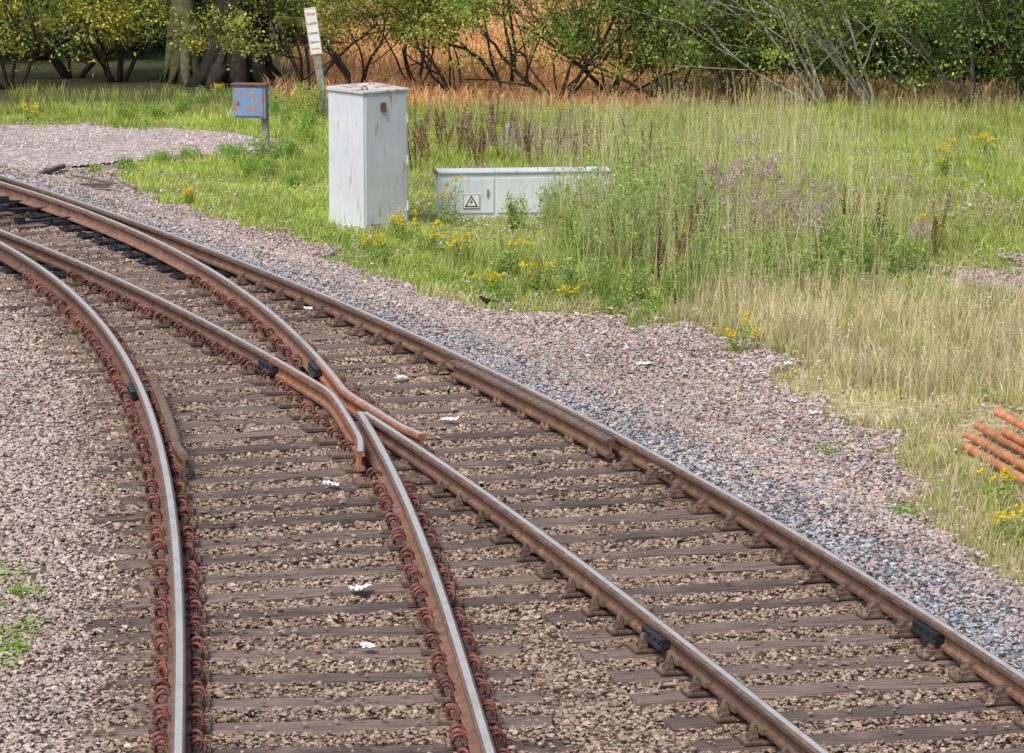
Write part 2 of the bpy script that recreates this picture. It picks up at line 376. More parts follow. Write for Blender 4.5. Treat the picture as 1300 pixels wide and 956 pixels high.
rail('nearest length of the left rail of the right hand track, below the black joint', rpath(fB, sB, Y0, jB1-gap), BULL)
def offC(y):     # keep the blade clear of the stock rail
    d = (float(fD(y))-float(fC(y)))*0.92
    return 0.0 if d > 0.078 else d-0.078
rail('curving switch rail that closes against the right hand rail in the upper left', rpath(fC, sC, jC0+gap, YF, offC), FLAT, [(jC0, True)], None, 'switch_rail', None, fC, sC)
rail('right rail of the left hand curve below the crossing nose, lined with red clips', rpath(fC, sC, Y0, yI-0.22), FLAT, (), None, 'running_rail', None, None, None, 0.0465)
jA = Yat(176, 484)
def offA(y):
    d = (float(fB(y))-float(fA(y)))*0.92
    return 0.0 if d > 0.078 else d-0.078
rail('upper length of the leftmost curved rail, left of the black joint', rpath(fA, sA, jA+gap, YF, offA), FLAT, [(jA, True)], None, 'running_rail', None, fA, sA)
rail('lower length of the leftmost curved rail, lined with red clips on both sides', rpath(fA, sA, Y0, jA-gap), FLAT)
def chk(f, s, ya, yb, off, fl=.035):
    sg = 1 if off > 0 else -1
    return rpath(f, s, ya, yb, lambda y: off+sg*fl*(float(smooth(ya+0.4-y, 0, .4))+float(smooth(y-yb+0.4, 0, .4))), 0.12)
rail('short dark rusty check rail inside the leftmost curved rail', chk(fA, sA, Yat(222, 578), Yat(176, 476), 0.125, .03), BULL, (), [M['railside'], M['edge'], M['railside']], 'check_rail', None, None, None, 0.052)
rail('long rusty check rail hugging the inner side of the right hand rail', chk(fD, sD, Yat(790, 555), Yat(592, 455), -0.096, .012), BULL, (), [M['wing'], M['edge'], M['edge']], 'check_rail', None, None, None, 0.038)
# ------------------------------------------------------------------ chairs, plates, clips
def chair_me():
    bm = bmesh.new()
    bbox(bm, (0, 0, .014), (.29, .16, .026), None, .010)
    def jaw(prof, hw, tp):
        vs = prism(bm, prof, -hw, hw)
        for v in vs:
            if v.co.z > .07: v.co.y *= tp
    jaw([(.098, .026), (.092, .07), (.08, .102), (.066, .110), (.06, .10), (.058, .026)], .036, .8)
    jaw([(.118, .026), (.10, .048), (.062, .054), (.06, .026)], .06, .9)
    jaw([(-.092, .026), (-.084, .068), (-.052, .094), (-.014, .10), (-.014, .026)], .034, .85)
    jaw([(-.118, .026), (-.095, .047), (-.05, .058), (-.014, .058), (-.014, .026)], .06, .9)
    return bm_done('rail_chair', bm)
def key_me():
    bm = bmesh.new(); bbox(bm, (.037, 0.01, .08), (.038, .18, .04), None, .008); return bm_done('key', bm)
def screw_me():
    bm = bmesh.new(); bcyl(bm, (0, 0, .006), .024, .012, 10); bcyl(bm, (0, 0, .022), .014, .028, 6); return bm_done('screw', bm)
def plate_me(w=.34, d=.22):
    bm = bmesh.new(); bbox(bm, (0, 0, .016), (w, d, .03), None, .005)
    for sx in (-1, 1): bbox(bm, (sx*.079, 0, .036), (.022, d*.8, .03), None, .004)
    return bm_done('baseplate', bm)
def clip_me():
    nm = NM(); pts = []
    for i in range(15):
        t = -0.6+i/14*4.6
        pts.append((.036*math.cos(t)*0.95+0.006, -0.022+0.044*i/14, .048+.034*math.sin(t)))
    pts = [(.022, -.022, .0)]+[(.036, -.022, .02)]+pts+[(-.045, .024, .026)]
    nm.tube(pts, [.0118]*len(pts), 6); me = nm.mesh('spring_clip'); return me
CH, KEY, SC, PL, CL = chair_me(), key_me(), screw_me(), plate_me(), clip_me()
XPL = plate_me(.78, .2); SLD = plate_me(.62, .24); SCB = screw_me()
for a_, m_ in ((CH, 'chair'), (KEY, 'key'), (SC, 'screw'), (SCB, 'black'), (PL, 'plate'), (CL, 'clip'), (XPL, 'plate'), (SLD, 'black')): a_.materials.append(M[m_])
def put_chair(root, x, ph, flip):
    c = link('rail_chair', CH, None, root, (x, 0, 0.0), ph+(math.pi if flip else 0))
    k = link('key', KEY, None, c); k.location.y = random.uniform(-.02, .03)
    for sx, sy in ((-.126, -.052), (-.126, .052), (.127, .02)): link('screw', SC, None, c, (sx, sy, .026))
def put_plate(root, x, ph, black=False, clips=(-1, 1)):
    c = link('baseplate', SLD if black else PL, None, root, (x, 0, 0.0), ph)
    if black: c['label'] = 'greasy black slide plate'
    for sx in (-1, 1):
        for sy in (-1, 1): link('screw', SCB if black else SC, None, c, (sx*(.27 if black else .148), sy*.055, .03))
    if not black:
        for sx in clips:
            for sy in (-1, 0, 1):
                k = link('spring_clip', CL, None, c, (sx*(.092+random.uniform(-.010, .010)), sy*.105+random.uniform(-.015, .015), .022+random.uniform(-.008, .008)), (0 if sx > 0 else math.pi)+random.uniform(-.6, .6))
def timber_me(x0, x1, w=.25, h=.14):
    nm = NM(); n = max(6, int((x1-x0)/.18)); V = []; prof = [(-.5, -1), (-.5, -.07), (-.46, 0), (-.2, .012), (.2, .012), (.46, 0), (.5, -.07), (.5, -1)]
    sd = random.uniform(0, 99); wv = w*random.uniform(.84, 1.04)
    for i in range(n+1):
        x = x0+(x1-x0)*i/n
        for k, (a, b_) in enumerate(prof):
            jx = random.uniform(-.02, .02) if i in (0, n) else 0
            V.append((x+jx, a*wv*(1+.05*math.sin(sd+i*.9))+random.uniform(-.006, .006), b_*h+(random.uniform(-.008, .001) if b_ > -.5 else 0)))
    m_ = len(prof); Q = [(i*m_+k, (i+1)*m_+k, (i+1)*m_+k+1, i*m_+k+1) for i in range(n) for k in range(m_-1)]
    T = []
    for k in range(1, m_-1): T.append((0, k, k+1)); T.append((n*m_, n*m_+k+1, n*m_+k))
    nm.add(V, T, Q); return nm.mesh('timber', True)
def cross(O, ph, f, s):
    t = (-math.sin(ph), math.cos(ph)); xa = (math.cos(ph), math.sin(ph)); y = O[1]
    for _ in range(8):
        x = float(f(y)); e = (x-O[0])*t[0]+(y-O[1])*t[1]; de = float(s(y))*t[0]+t[1]; y -= e/de
    x = float(f(y)); return (x-O[0])*xa[0]+(y-O[1])*xa[1], y
rects = []
ySplit = Yat(960, 690)-0.6
def sleeper(O, ph, x0, x1, label, group, z, name):
    r = empty(name, (O[0], O[1], z), ph); tag(r, label, 'railway sleeper', group)
    link('timber', timber_me(x0, x1), M['timber'], r); rects.append((O[0], O[1], ph, x0, x1, .12)); return r
y = 18.6; firstlong = None
while y < 48.6:
    ph = math.atan(-float(sD(y)))+random.uniform(-.012, .012); O = (float(fD(y)), y)
    xb, yb = cross(O, ph, fB, sB); xc, yc = cross(O, ph, fC, sC); xa, ya = cross(O, ph, fA, sA)
    long_ = y > ySplit; zz = random.uniform(-.010, .0)
    pB, pC, pA = math.atan(-float(sB(yb))), math.atan(-float(sC(yc))), math.atan(-float(sA(ya)))
    if long_:
        if firstlong is None: firstlong = (yc, ya)
        x0 = xa-random.uniform(.3, .6)
        rt = sleeper(O, ph, x0, .36, 'long dark weathered timber under both tracks of the junction', 'long crossing timbers', zz, 'crossing_timber')
    else:
        rt = sleeper(O, ph, xb-random.uniform(.36, .46), .36, 'short weathered timber sleeper under the right hand track', 'sleepers of the right hand track', zz, 'wooden_sleeper')
    dCD = -xc
    if long_ and dCD < 0.42: put_plate(rt, xc/2-.06, 0, True)
    else: put_chair(rt, 0, 0, False)
    if long_:
        if dCD >= 0.42:
            if abs(xb-xc) < 0.40:
                c = link('crossing_plate', XPL, None, rt, ((xb+xc)/2, 0, 0), pB-ph); c['label'] = 'wide plate under the crossing rails'
                for q in (-.34, -.26, .26, .34):
                    link('screw', SC, None, c, (q, .05, .03)); link('screw', SC, None, c, (q, -.05, .03))
                for q in (-.24, .22):
                    for sy in (-1, 1): link('spring_clip', CL, None, c, (q, sy*.05, .022), 0 if q > 0 else math.pi)
            else:
                put_plate(rt, xc, pC-ph)
                if yb > yI: put_plate(rt, xb, pB-ph)
                else: put_chair(rt, xb, pB-ph, True)
        else:
            if abs(xb-xa) < 0.42: put_plate(rt, (xa+xb)/2, 0, True)
            else: put_plate(rt, xb, pB-ph)
        if abs(xb-xa) >= 0.42: put_plate(rt, xa, pA-ph)
    else:
        put_chair(rt, xb, pB-ph, True)
    y += random.uniform(.525, .585)*math.cos(ph)
y = firstlong[0]-0.68
while y > 18.4:
    ph = math.atan(-float(sC(y)))*0.5+0.05+random.uniform(-.015, .015); O = (float(fC(y)), y)
    xa, ya = cross(O, ph, fA, sA)
    rt = sleeper(O, ph, xa-random.uniform(.35, .55), random.uniform(.42, .55), 'short weathered timber sleeper under the left hand curved track', 'sleepers of the left hand track', -.015+random.uniform(-.004, 0), 'wooden_sleeper')
    put_plate(rt, 0, math.atan(-float(sC(y)))-ph); put_plate(rt, xa, math.atan(-float(sA(ya)))-ph)
    y -= random.uniform(.52, .58)
sbl = ['greasy black stretcher bar between the switch blades, farthest of four', 'greasy black stretcher bar between the switch blades, second farthest', 'greasy black stretcher bar between the switch blades, third farthest', 'greasy black stretcher bar between the switch blades, nearest of four']
for q, (pa, pb) in enumerate([((-20, 246), (40, 246)), ((0, 256), (64, 254)), ((0, 267), (84, 263)), ((20, 283), (120, 273))]):
    a = hit(*pa, .06); b_ = hit(*pb, .06); c = (a+b_)/2; L = (a-b_).length
    bm = bmesh.new(); bbox(bm, (0, 0, 0), (L, .05, .022), None, .004)
    for sx in (-1, 1): bbox(bm, (sx*(L/2-.05), 0, .03), (.09, .09, .06), None, .006)
    o = link('stretcher_bar', bm_done('stretcher_bar', bm), M['black'], None, c, math.atan2((b_-a).y, (b_-a).x))
    tag(o, sbl[q], 'stretcher bar')
for q, (pa, pb, w) in enumerate([((62, 232), (138, 246), .10), ((92, 228), (146, 239), .09), ((30, 226), (80, 221), .08)]):
    a = hitg(*pa); b_ = hitg(*pb); c = (a+b_)/2; me = timber_me(-(a-b_).length/2, (a-b_).length/2, w, .05)
    o = link('timber_board', me, M['timber'], None, (c.x, c.y, c.z+.06), math.atan2((b_-a).y, (b_-a).x))
    tag(o, ['dark board lying beside the far rail at the points, nearest to the rail', 'dark board behind the first board beside the points', 'narrow dark board farthest left beside the points'][q], 'board')
# ------------------------------------------------------------------ ballast stones
def hull(seed):
    r_ = random.Random(seed); bm = bmesh.new()
    for _ in range(11):
        v = Vector((r_.gauss(0, 1), r_.gauss(0, 1), r_.gauss(0, 1))).normalized()*r_.uniform(.8, 1.05); bm.verts.new(v)
    bmesh.ops.convex_hull(bm, input=bm.verts); bmesh.ops.triangulate(bm, faces=bm.faces); bm.verts.index_update()
    V = np.array([v.co[:] for v in bm.verts]); T = np.array([[v.index for v in f.verts] for f in bm.faces]); bm.free(); return V, T
HU = [hull(i) for i in range(10)]
def stones(nm, P, size, Cc, flat=0.6):
    n = len(P); which = rng.integers(0, len(HU), n)
    q = rng.normal(size=(n, 4)); q /= np.linalg.norm(q, axis=1)[:, None]; w, x, y, z = q.T
    Rm = np.stack([np.stack([1-2*(y*y+z*z), 2*(x*y-z*w), 2*(x*z+y*w)], 1), np.stack([2*(x*y+z*w), 1-2*(x*x+z*z), 2*(y*z-x*w)], 1), np.stack([2*(x*z-y*w), 2*(y*z+x*w), 1-2*(x*x+y*y)], 1)], 1)
    sc = size[:, None]*rng.uniform(.55, 1.35, (n, 3))
    for k, (Vh, Th) in enumerate(HU):
        m_ = np.where(which == k)[0]
        if len(m_) == 0: continue
        V = np.einsum('nij,nkj->nki', Rm[m_], Vh[None]*sc[m_][:, None, :]); V[:, :, 2] *= flat; V += P[m_][:, None, :]
        T = (Th[None]+(np.arange(len(m_))*len(Vh))[:, None, None]).reshape(-1, 3)
        nm.add(V.reshape(-1, 3), T, None, np.repeat(Cc[m_], len(Vh), axis=0))
def pick(pal, n, var=.28):
    p = np.array(pal); c = p[rng.integers(0, len(p), n)]; return c*rng.uniform(1-var, 1+var, (n, 1))
def cand(y0, y1, dens, mx=0.9):
    area = (0.25*(y1+y0)/2+2*mx)*(y1-y0); n = int(area*dens)
    y = rng.uniform(y0, y1, n*2); wmax = y1*.125+mx; x = rng.uniform(-wmax, wmax, n*2)
    k = np.abs(x) < y*.125+mx; x, y = x[k], y[k]
    n = min(n, len(x)); return x[:n], y[:n]
x, y = cand(19, 49.5, 1250, .7)
g = zones(x, y); rd = inside(x, y, roadP)
k = (~g | (rng.random(len(x)) < .08)) & ~rd; x, y = x[k], y[k]; dr = (x-fD(y))*.94
on = np.zeros(len(x), bool)
for (ox, oy, ph, x0, x1, hw) in rects:
    lx = (x-ox)*math.cos(ph)+(y-oy)*math.sin(ph); ly = -(x-ox)*math.sin(ph)+(y-oy)*math.cos(ph)
    on |= (lx > x0-.01) & (lx < x1+.01) & (np.abs(ly) < hw)
cov = nz(x, y, .4)
dlft = fA(y)-x
keep = ~on | (rng.random(len(x)) < np.where(dr > .12, 1.0, np.where(dlft > .25, .25, .03+.14*smooth(cov, .2, .6)))); x, y, dr, on, dlft, cov = [v[keep] for v in (x, y, dr, on, dlft, cov)]
n = len(x); size = rng.uniform(.010, .024, n)*(1+.35*(rng.random(n) < .10))*np.where(dr > 1.05, 1.05, 1.0)
z = hgt(x, y)+.033+.010*cov+rng.uniform(-.009, .011, n)+np.where((dr > .1) & (dr < .9), .035, 0); z = np.where(on & ~((dr > .1)), .008, z)
brown = [(.29, .215, .16), (.34, .26, .195), (.25, .185, .145), (.41, .32, .245), (.32, .26, .215), (.20, .155, .13), (.44, .35, .27), (.34, .23, .175)]
pink = [(.45, .345, .315), (.40, .305, .275), (.51, .42, .385), (.35, .28, .26), (.56, .49, .45), (.44, .315, .28), (.44, .40, .38)]
blue = [(.29, .31, .355), (.37, .40, .45), (.21, .23, .27), (.46, .49, .53), (.33, .33, .35), (.39, .365, .34)]
lefty = [(.43, .345, .305), (.50, .415, .365), (.37, .30, .265), (.45, .34, .29), (.54, .47, .42), (.33, .28, .255)]
cb, cp, cu, cl = pick(brown, n, .2), pick(pink, n, .2), pick(blue, n, .2), pick(lefty, n, .18)
e = nz(x, y, .3)*.20+rng.normal(0, .16, n)
wd_ = .52+.006*(y*0+40-y)
Cc = cb.copy(); mB = (dr > .14+e*.2) & (dr < wd_+e*1.5); mP = dr >= wd_+e*1.5; mL = dlft > .45+e
mx_ = mP & (rng.random(n) < .28*np.exp(-(dr-.6)*.5)); Cc[mB] = cu[mB]; Cc[mP] = cp[mP]; Cc[mx_] = cu[mx_]; Cc[mL] = cl[mL]
mb = mP & (rng.random(n) < .2); Cc[mb] = cb[mb]*1.15
mb = mB & (rng.random(n) < .14); Cc[mb] = cp[mb]
Cc *= (1+.14*nz(x, y, .7))[:, None]
dmin = np.minimum.reduce([np.abs(x-fA(y)), np.abs(x-fB(y)), np.abs(x-fC(y)), np.where(dr > .05, 9, np.abs(x-fD(y)))])
rs_ = np.clip(1-dmin/.30, 0, 1)[:, None]*.6; Cc = Cc*(1-rs_)+Cc*np.array([.80, .58, .46])*rs_
gp = inside(x+nz(x, y, .3)*.2, y, greaseP) & (dr < .2); Cc[gp] *= .28
mo = inside(x, y, mossP) & (nz(x, y, .25) > -.1); Cc[mo] = Cc[mo]*.5+np.array([.1, .14, .03])
st = NM(); stones(st, np.stack([x, y, z], 1), size, Cc)
tag(link('ballast', st.mesh('ballast', True), M['stone']), 'broken stone ballast between and beside the rails', 'ballast', None, 'stuff')
sg = NM()
for PP, dens, pal in ((roadP, 420, [(.46, .39, .375), (.54, .46, .445), (.38, .32, .31), (.6, .54, .52)]), (patchP, 420, pink), (pathP, 250, [(.46, .43, .40), (.4, .36, .34), (.52, .48, .46)])):
    x0, y0 = PP.min(0); x1, y1 = PP.max(0); x0 = max(x0, -9)-.3; x1 = min(x1, 9)+.3; y0 -= .8; y1 += .8; n = int((x1-x0)*(y1-y0)*dens)
    x = rng.uniform(x0, x1, n); y = rng.uniform(y0, y1, n); k = inside(x+nz(x, y, .3)*.3+rng.normal(0, .1, n), y+nz(y, x, .3)*.6+rng.normal(0, .3, n), PP); x, y = x[k], y[k]; n = len(x)
    if n: stones(sg, np.stack([x, y, hgt(x, y)+.02], 1), rng.uniform(.010, .026, n), pick(pal, n))
tag(link('road_gravel', sg.mesh('road_gravel', True), M['stone']), 'loose pinkish grey gravel on the road and paths', 'gravel', None, 'stuff')
# ------------------------------------------------------------------ grass
gr = NM()
x, y = cand(24, 57, 1500, .8); k = zones(x, y)
x, y = x[k], y[k]; n = len(x)
nn = nz(x, y, .45); n2 = nz(y, x, 1.1); inp = inside(x, y, pathP); ipp = inside(x, y, pipeP) | inside(x, y, shortP)
dryf = np.clip((.45+.55*smooth(nz(x, y, .5), -.4, .3))*smooth(-(y-38.3-.8*n2), -1.2, 1.4)+.16*(rng.random(n) < .3)+.12*smooth(x, 4.6, 6.5)*(rng.random(n) < .7)+.45*(n2 > .46), 0, 1)
kp = (rng.random(n) < np.where(y < 38, .42, .66)*(0.75+.35*nn)*np.where(inp, .3, 1)); x, y, nn, n2, dryf, ipp = [v[kp] for v in (x, y, nn, n2, dryf, ipp)]; n = len(x)
green = pick([(.40, .53, .09), (.50, .60, .12), (.30, .45, .08), (.60, .63, .17), (.45, .58, .11)], n)
straw = pick([(.78, .65, .39), (.70, .57, .34), (.88, .75, .50), (.62, .57, .28)], n)
isd = rng.random(n) < dryf*.85
tone = (1+.22*nz(x, y, .8))[:, None]
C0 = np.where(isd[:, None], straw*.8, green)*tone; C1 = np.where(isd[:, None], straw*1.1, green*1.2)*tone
h = rng.uniform(.04, .14, n)*(1+.6*nn)*np.where(isd, 1.25, 1.0)*np.where((y > 41) & (x > .8) & (x < 3.6), 1.4, 1); h = np.clip(h, .03, .5); h = np.where(ipp, .045, h)
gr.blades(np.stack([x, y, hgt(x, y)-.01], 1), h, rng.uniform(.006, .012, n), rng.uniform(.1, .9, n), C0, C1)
def tufts(cx, cy, nb, rad, h0, h1, pal0, pal1, w=(.005, .01)):
    m_ = len(cx); a = np.repeat(np.arange(m_), nb); n = len(a); hs = rng.uniform(.45, 1.25, m_)[a]; tn = rng.uniform(.70, 1.2, (m_, 1))[a]
    x = cx[a]+rng.normal(0, rad, n); y = cy[a]+rng.normal(0, rad, n)
    k = (zones(x, y) | (y > 53)) & ~inside(x, y, pipeP) & ~inside(x, y, shortP); x, y, hs, tn = x[k], y[k], hs[k], tn[k]; n = len(x)
    gr.blades(np.stack([x, y, hgt(x, y)-.01], 1), rng.uniform(h0, h1, n)*hs, rng.uniform(*w, n), rng.uniform(.05, .65, n), pick(pal0, n)*tn, pick(pal1, n)*tn)
def patch(P, n):
    Pw = poly(P); x0, y0 = Pw.min(0); x1, y1 = Pw.max(0); x = rng.uniform(x0, x1, n*4); y = rng.uniform(y0, y1, n*4); k = inside(x, y, Pw); return x[k][:n], y[k][:n]
GP = [(.32, .45, .08), (.42, .53, .11), (.26, .37, .08)]; SP = [(.84, .72, .46), (.74, .62, .38), (.94, .83, .58)]
tufts(*patch([(520,345),(560,270),(640,230),(800,210),(960,230),(960,370),(840,395)], 280), 26, .09, .15, .5, GP, [(.60, .68, .22), (.74, .68, .34), (.48, .62, .15)])
tufts(*patch([(850,420),(900,370),(1320,370),(1320,540),(1100,500)], 190), 34, .09, .10, .38, [(.58, .56, .24), (.68, .60, .32)], SP)
tufts(*patch([(850,420),(900,370),(1320,370),(1320,540),(1100,500)], 80), 30, .10, .08, .3, GP, [(.56, .66, .2), (.66, .68, .28)])
tufts(*patch([(1130,540),(1320,500),(1340,760),(1180,660)], 90), 26, .08, .08, .26, [(.48, .54, .16), (.64, .58, .28)], SP+[(.54, .66, .2)]*2)
tufts(*patch([(960,360),(960,180),(1320,150),(1320,350)], 190), 26, .15, .08, .26, GP, [(.56, .68, .13), (.50, .65, .12), (.70, .70, .24), (.36, .5, .1)])
tufts(*patch([(0,150),(420,150),(420,118),(0,118)], 150), 22, .12, .1, .25, GP, [(.54, .62, .15), (.7, .64, .26)])
tufts(*patch([(420,158),(1320,168),(1320,134),(420,140)], 300), 24, .14, .10, .30, [(.36, .45, .1), (.46, .44, .15)], [(.56, .62, .16), (.74, .64, .3), (.46, .58, .12)])
tufts(*patch([(230,215),(400,200),(415,290),(330,290)], 50), 20, .08, .08, .22, GP, [(.46, .6, .12)])
tufts(*patch([(600,200),(1300,200),(1300,145),(600,150)], 120), 18, .14, .12, .32, [(.42, .5, .14)], [(.66, .64, .27), (.54, .62, .17)])
tufts(*patch([(140,235),(600,385),(700,400),(700,330),(420,290),(300,230)], 120), 20, .07, .05, .14, GP, [(.54, .66, .13)])
tufts(*patch([(700,300),(800,290),(790,268),(700,274)], 30), 26, .08, .2, .42, GP, [(.56, .68, .18), (.7, .68, .3)])
def stalks(P, m_, per, h0, h1, cst, csd):
    cx, cy = patch(P, m_); a = np.repeat(np.arange(len(cx)), per); n = len(a)
    x = cx[a]+rng.normal(0, .12, n); y = cy[a]+rng.normal(0, .12, n); k = ~inside(x, y, pipeP) & ~inside(x, y, shortP); x, y = x[k], y[k]; n = len(x); h = rng.uniform(h0, h1, n); z = hgt(x, y)
    ld = rng.uniform(0, 6.28, n); ln = rng.uniform(.02, .25, n)*h; tx, ty, tz = x+np.cos(ld)*ln, y+np.sin(ld)*ln, z+h
    an = rng.uniform(0, 3.14, n); t = np.stack([np.cos(an), np.sin(an), 0*an], 1)*.0032
    A = np.stack([x, y, z-.01], 1); B = np.stack([tx, ty, tz], 1); Cst = pick(cst, n)
    gr.add(np.stack([A-t, A+t, B+t*.6, B-t*.6], 1).reshape(-1, 3), None, np.arange(4*n).reshape(n, 4), np.repeat(Cst, 4, axis=0))
    q = 7; s_ = rng.uniform(.70, 1.02, (n, q)); Ps = A[:, None]*(1-s_[:, :, None])+B[:, None]*s_[:, :, None]+rng.normal(0, .008, (n, q, 3)); gr.leaves(Ps.reshape(-1, 3), rng.uniform(.006, .014, n*q), np.repeat(pick(csd, n), q, axis=0), .4)
ST = [(.62, .64, .26), (.74, .66, .38)]; SD = [(.78, .68, .48), (.64, .50, .36), (.88, .78, .58), (.42, .29, .22), (.32, .19, .14)]
stalks([(680,350),(690,240),(780,190),(1000,190),(1200,320),(1150,375),(850,395)], 250, 9, .4, 1.05, ST, SD)
stalks([(880,410),(920,375),(1320,370),(1320,560),(1120,520)], 120, 9, .2, .48, [(.8, .68, .42)], SD[:3])
stalks([(960,200),(1300,150),(1310,330),(1180,330)], 50, 6, .2, .45, ST, SD)
stalks([(600,200),(1300,175),(1300,145),(600,150)], 90, 7, .25, .5, ST, SD)
stalks([(520,215),(780,215),(780,180),(520,180)], 60, 5, .4, .8, [(.4, .3, .18)], SD[1:])
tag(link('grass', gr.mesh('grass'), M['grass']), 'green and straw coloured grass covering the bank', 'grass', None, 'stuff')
gr = NM()
n = 60000; x = rng.uniform(-10, 10, n); y = rng.uniform(56.6, 80, n); k = ~((x < -3.6)); x, y = x[k], y[k]; n = len(x)
gr.blades(np.stack([x, y, hgt(x, y)-.02], 1), rng.uniform(.1, .30, n), rng.uniform(.012, .03, n), rng.uniform(.2, .9, n), pick([(.62, .34, .14), (.70, .42, .18)], n), pick([(.95, .62, .32), (.88, .55, .27), (.98, .70, .42)], n))
tag(link('bracken_field', gr.mesh('bracken_field'), M['grass']), 'orange dry grass field behind the bushes', 'field', None, 'stuff')
# ------------------------------------------------------------------ trees
def grow(nm, p, d, L, r, depth, tips, bc, wob=.25, nch=3):
    pts = [p.copy()]; rad = [r]; q = p.copy(); dd = d.copy(); ns = 6
    for i in range(ns):
        dd = (dd+Vector((random.gauss(0, wob), random.gauss(0, wob), random.gauss(0, wob*.6)))*.55).normalized(); q = q+dd*(L/ns); pts.append(q.copy()); rad.append(r*(1-.5*(i+1)/ns))
        if depth <= 2: tips.append(q.copy())
    nm.tube(pts, rad, 10 if depth >= 3 else (5 if depth == 2 else 4), np.array(bc)*random.uniform(.7, 1.3))
    if depth > 0:
        for c in range(nch):
            t = random.uniform(.25, 1.0); i = min(int(t*ns), ns-1); s_ = pts[i].lerp(pts[i+1], t*ns-i)
            nd = (dd+Vector((random.gauss(0, .6), random.gauss(0, .6), random.gauss(.12, .45)))).normalized()
            grow(nm, s_, nd, L*random.uniform(.5, .85), rad[i]*.6, depth-1, tips, bc, wob, nch)
def tree(name, label, px, py, stems, L, r, spread, bc, pal, nleaf, z0, lsz=(.022, .042), cat='tree', lean=(0, 0), nch=3, dens_low=0, back=0, wob=.3, nclump=70, zlow=(.1, 1.5), cs=(.07, .22)):
    b_ = hitg(px, py); b_.x *= (b_.y+back)/b_.y; b_.y += back; b_.z = float(hgt(b_.x, b_.y)); root = empty(name, b_); tag(root, label, cat)
    tr = NM(); tips = []
    for s_ in range(stems):
        a = 6.283*s_/stems+random.uniform(-.5, .5); sp = spread*random.uniform(.3, 1.5); d = Vector((math.cos(a)*sp+lean[0], math.sin(a)*sp+lean[1], 1)).normalized()
        grow(tr, Vector((math.cos(a)*r*1.6*(stems > 1), math.sin(a)*r*1.6*(stems > 1), -.06)), d, L*random.uniform(.75, 1.2), r*random.uniform(.5, 1.3) if stems > 1 else r, 3, tips, bc, wob if stems > 1 else .08, nch)
    if stems == 1:
        for k in range(9):
            a = k*.7; tr.tube([(math.cos(a)*r*.6, math.sin(a)*r*.6, .9), (math.cos(a)*r*.8, math.sin(a)*r*.8, .25), (math.cos(a)*r*1.5, math.sin(a)*r*1.5, -.08)], [r*.28, r*.33, r*.2], 6, np.array(bc)*random.uniform(.7, 1.4))
    link('trunk', tr.mesh('trunk'), M['bark'], root)
    T = np.array([t[:] for t in tips]); T = T[T[:, 2] > z0]
    low = T[T[:, 2] < max(2.4, z0+1)]; low = low if len(low) > 5 else T
    def clumps(cen, total, s0, s1):
        w_ = rng.uniform(.2, 1.8, len(cen)); w_ /= w_.sum(); idx = rng.choice(len(cen), total, p=w_); sg_ = rng.uniform(s0, s1, len(cen))[idx]; tone = rng.uniform(.5, 1.5, len(cen))[idx]
        P = cen[idx]+rng.normal(0, 1, (total, 3))*sg_[:, None]*np.array([1.15, 1.15, .7]); return P, tone
    cen = np.concatenate([T[rng.integers(0, len(T), nclump)], low[rng.integers(0, len(low), nclump)]])
    P, tone = clumps(cen, nleaf, *cs)
    if dens_low:
        w_ = min(1.5, np.abs(T[:, :2]).max()*.8); q = 34; cen = np.stack([rng.uniform(-w_, w_, q), rng.uniform(-w_*.6, w_*.6, q), rng.uniform(*zlow, q)], 1)
        P2, t2 = clumps(cen, dens_low, .09, .24); P = np.concatenate([P, P2]); tone = np.concatenate([tone, t2])
    k = P[:, 2] > .03; P, tone = P[k], tone[k]
    Cl = pick(pal, len(P), .3)*tone[:, None]
    cr = NM(); cr.leaves(P, rng.uniform(*lsz, len(P)), Cl, .55)
    link('crown', cr.mesh('crown'), M['leaf'], root); return root
dkbark = (.05, .04, .03); grbark = (.2, .19, .165); pale = (.40, .39, .355)
yg = [(.42, .44, .08), (.54, .50, .08), (.28, .36, .06), (.62, .52, .09)]; dg = [(.10, .17, .04), (.15, .24, .06), (.21, .29, .075), (.07, .12, .03)]
og = [(.32, .42, .09), (.45, .47, .10), (.23, .34, .07), (.52, .48, .12), (.16, .25, .05)]; lg = [(.28, .41, .10), (.38, .49, .12), (.19, .3, .06), (.12, .2, .045)]; shade_leaf = [(.05, .08, .02), (.08, .12, .03), (.035, .055, .015)]  # last palette: near-black leaves, shade of the back rows put into the colour
tree('oak_tree', 'large dark trunk of a broad tree behind the blue box', 300, 108, 1, 3.0, .50, .04, (.04, .033, .028), og, 5000, 1.9, nch=5)
tree('oak_tree', 'pale mossy trunk just left of the large dark trunk', 234, 104, 1, 2.6, .27, .05, (.12, .125, .065), yg, 5000, 1.4, lean=(-.06, 0), nch=4)
lb = [(15, 112, 0, yg, 'yellow leaved bush at the far left above the gravel road'), (92, 106, 1.2, lg, 'green bush second from the left edge'), (150, 107, .6, yg, 'yellow green bush just left of the mossy trunk'), (-70, 110, 1, lg, 'bush cut by the left edge of the photo'), (60, 104, 4, shade_leaf, 'dark bush in the second row at the left'), (165, 104, 5, shade_leaf, 'dark bush behind the mossy trunk'), (290, 104, 5, shade_leaf, 'dark bush in shade behind the large trunk')]
for px, py, bk, pal, lab in lb:
    tree('broad_leaved_bush', lab, px, py, 4, 1.3, .045, .5, dkbark, pal, 4600, .45, cat='bush', dens_low=1100 if bk < 3 else 6500, back=bk, zlow=(.6, 2.0) if bk < 3 else (.0, 1.7), nclump=40, cs=(.05, .18), lsz=(.02, .04) if bk < 3 else (.03, .06))
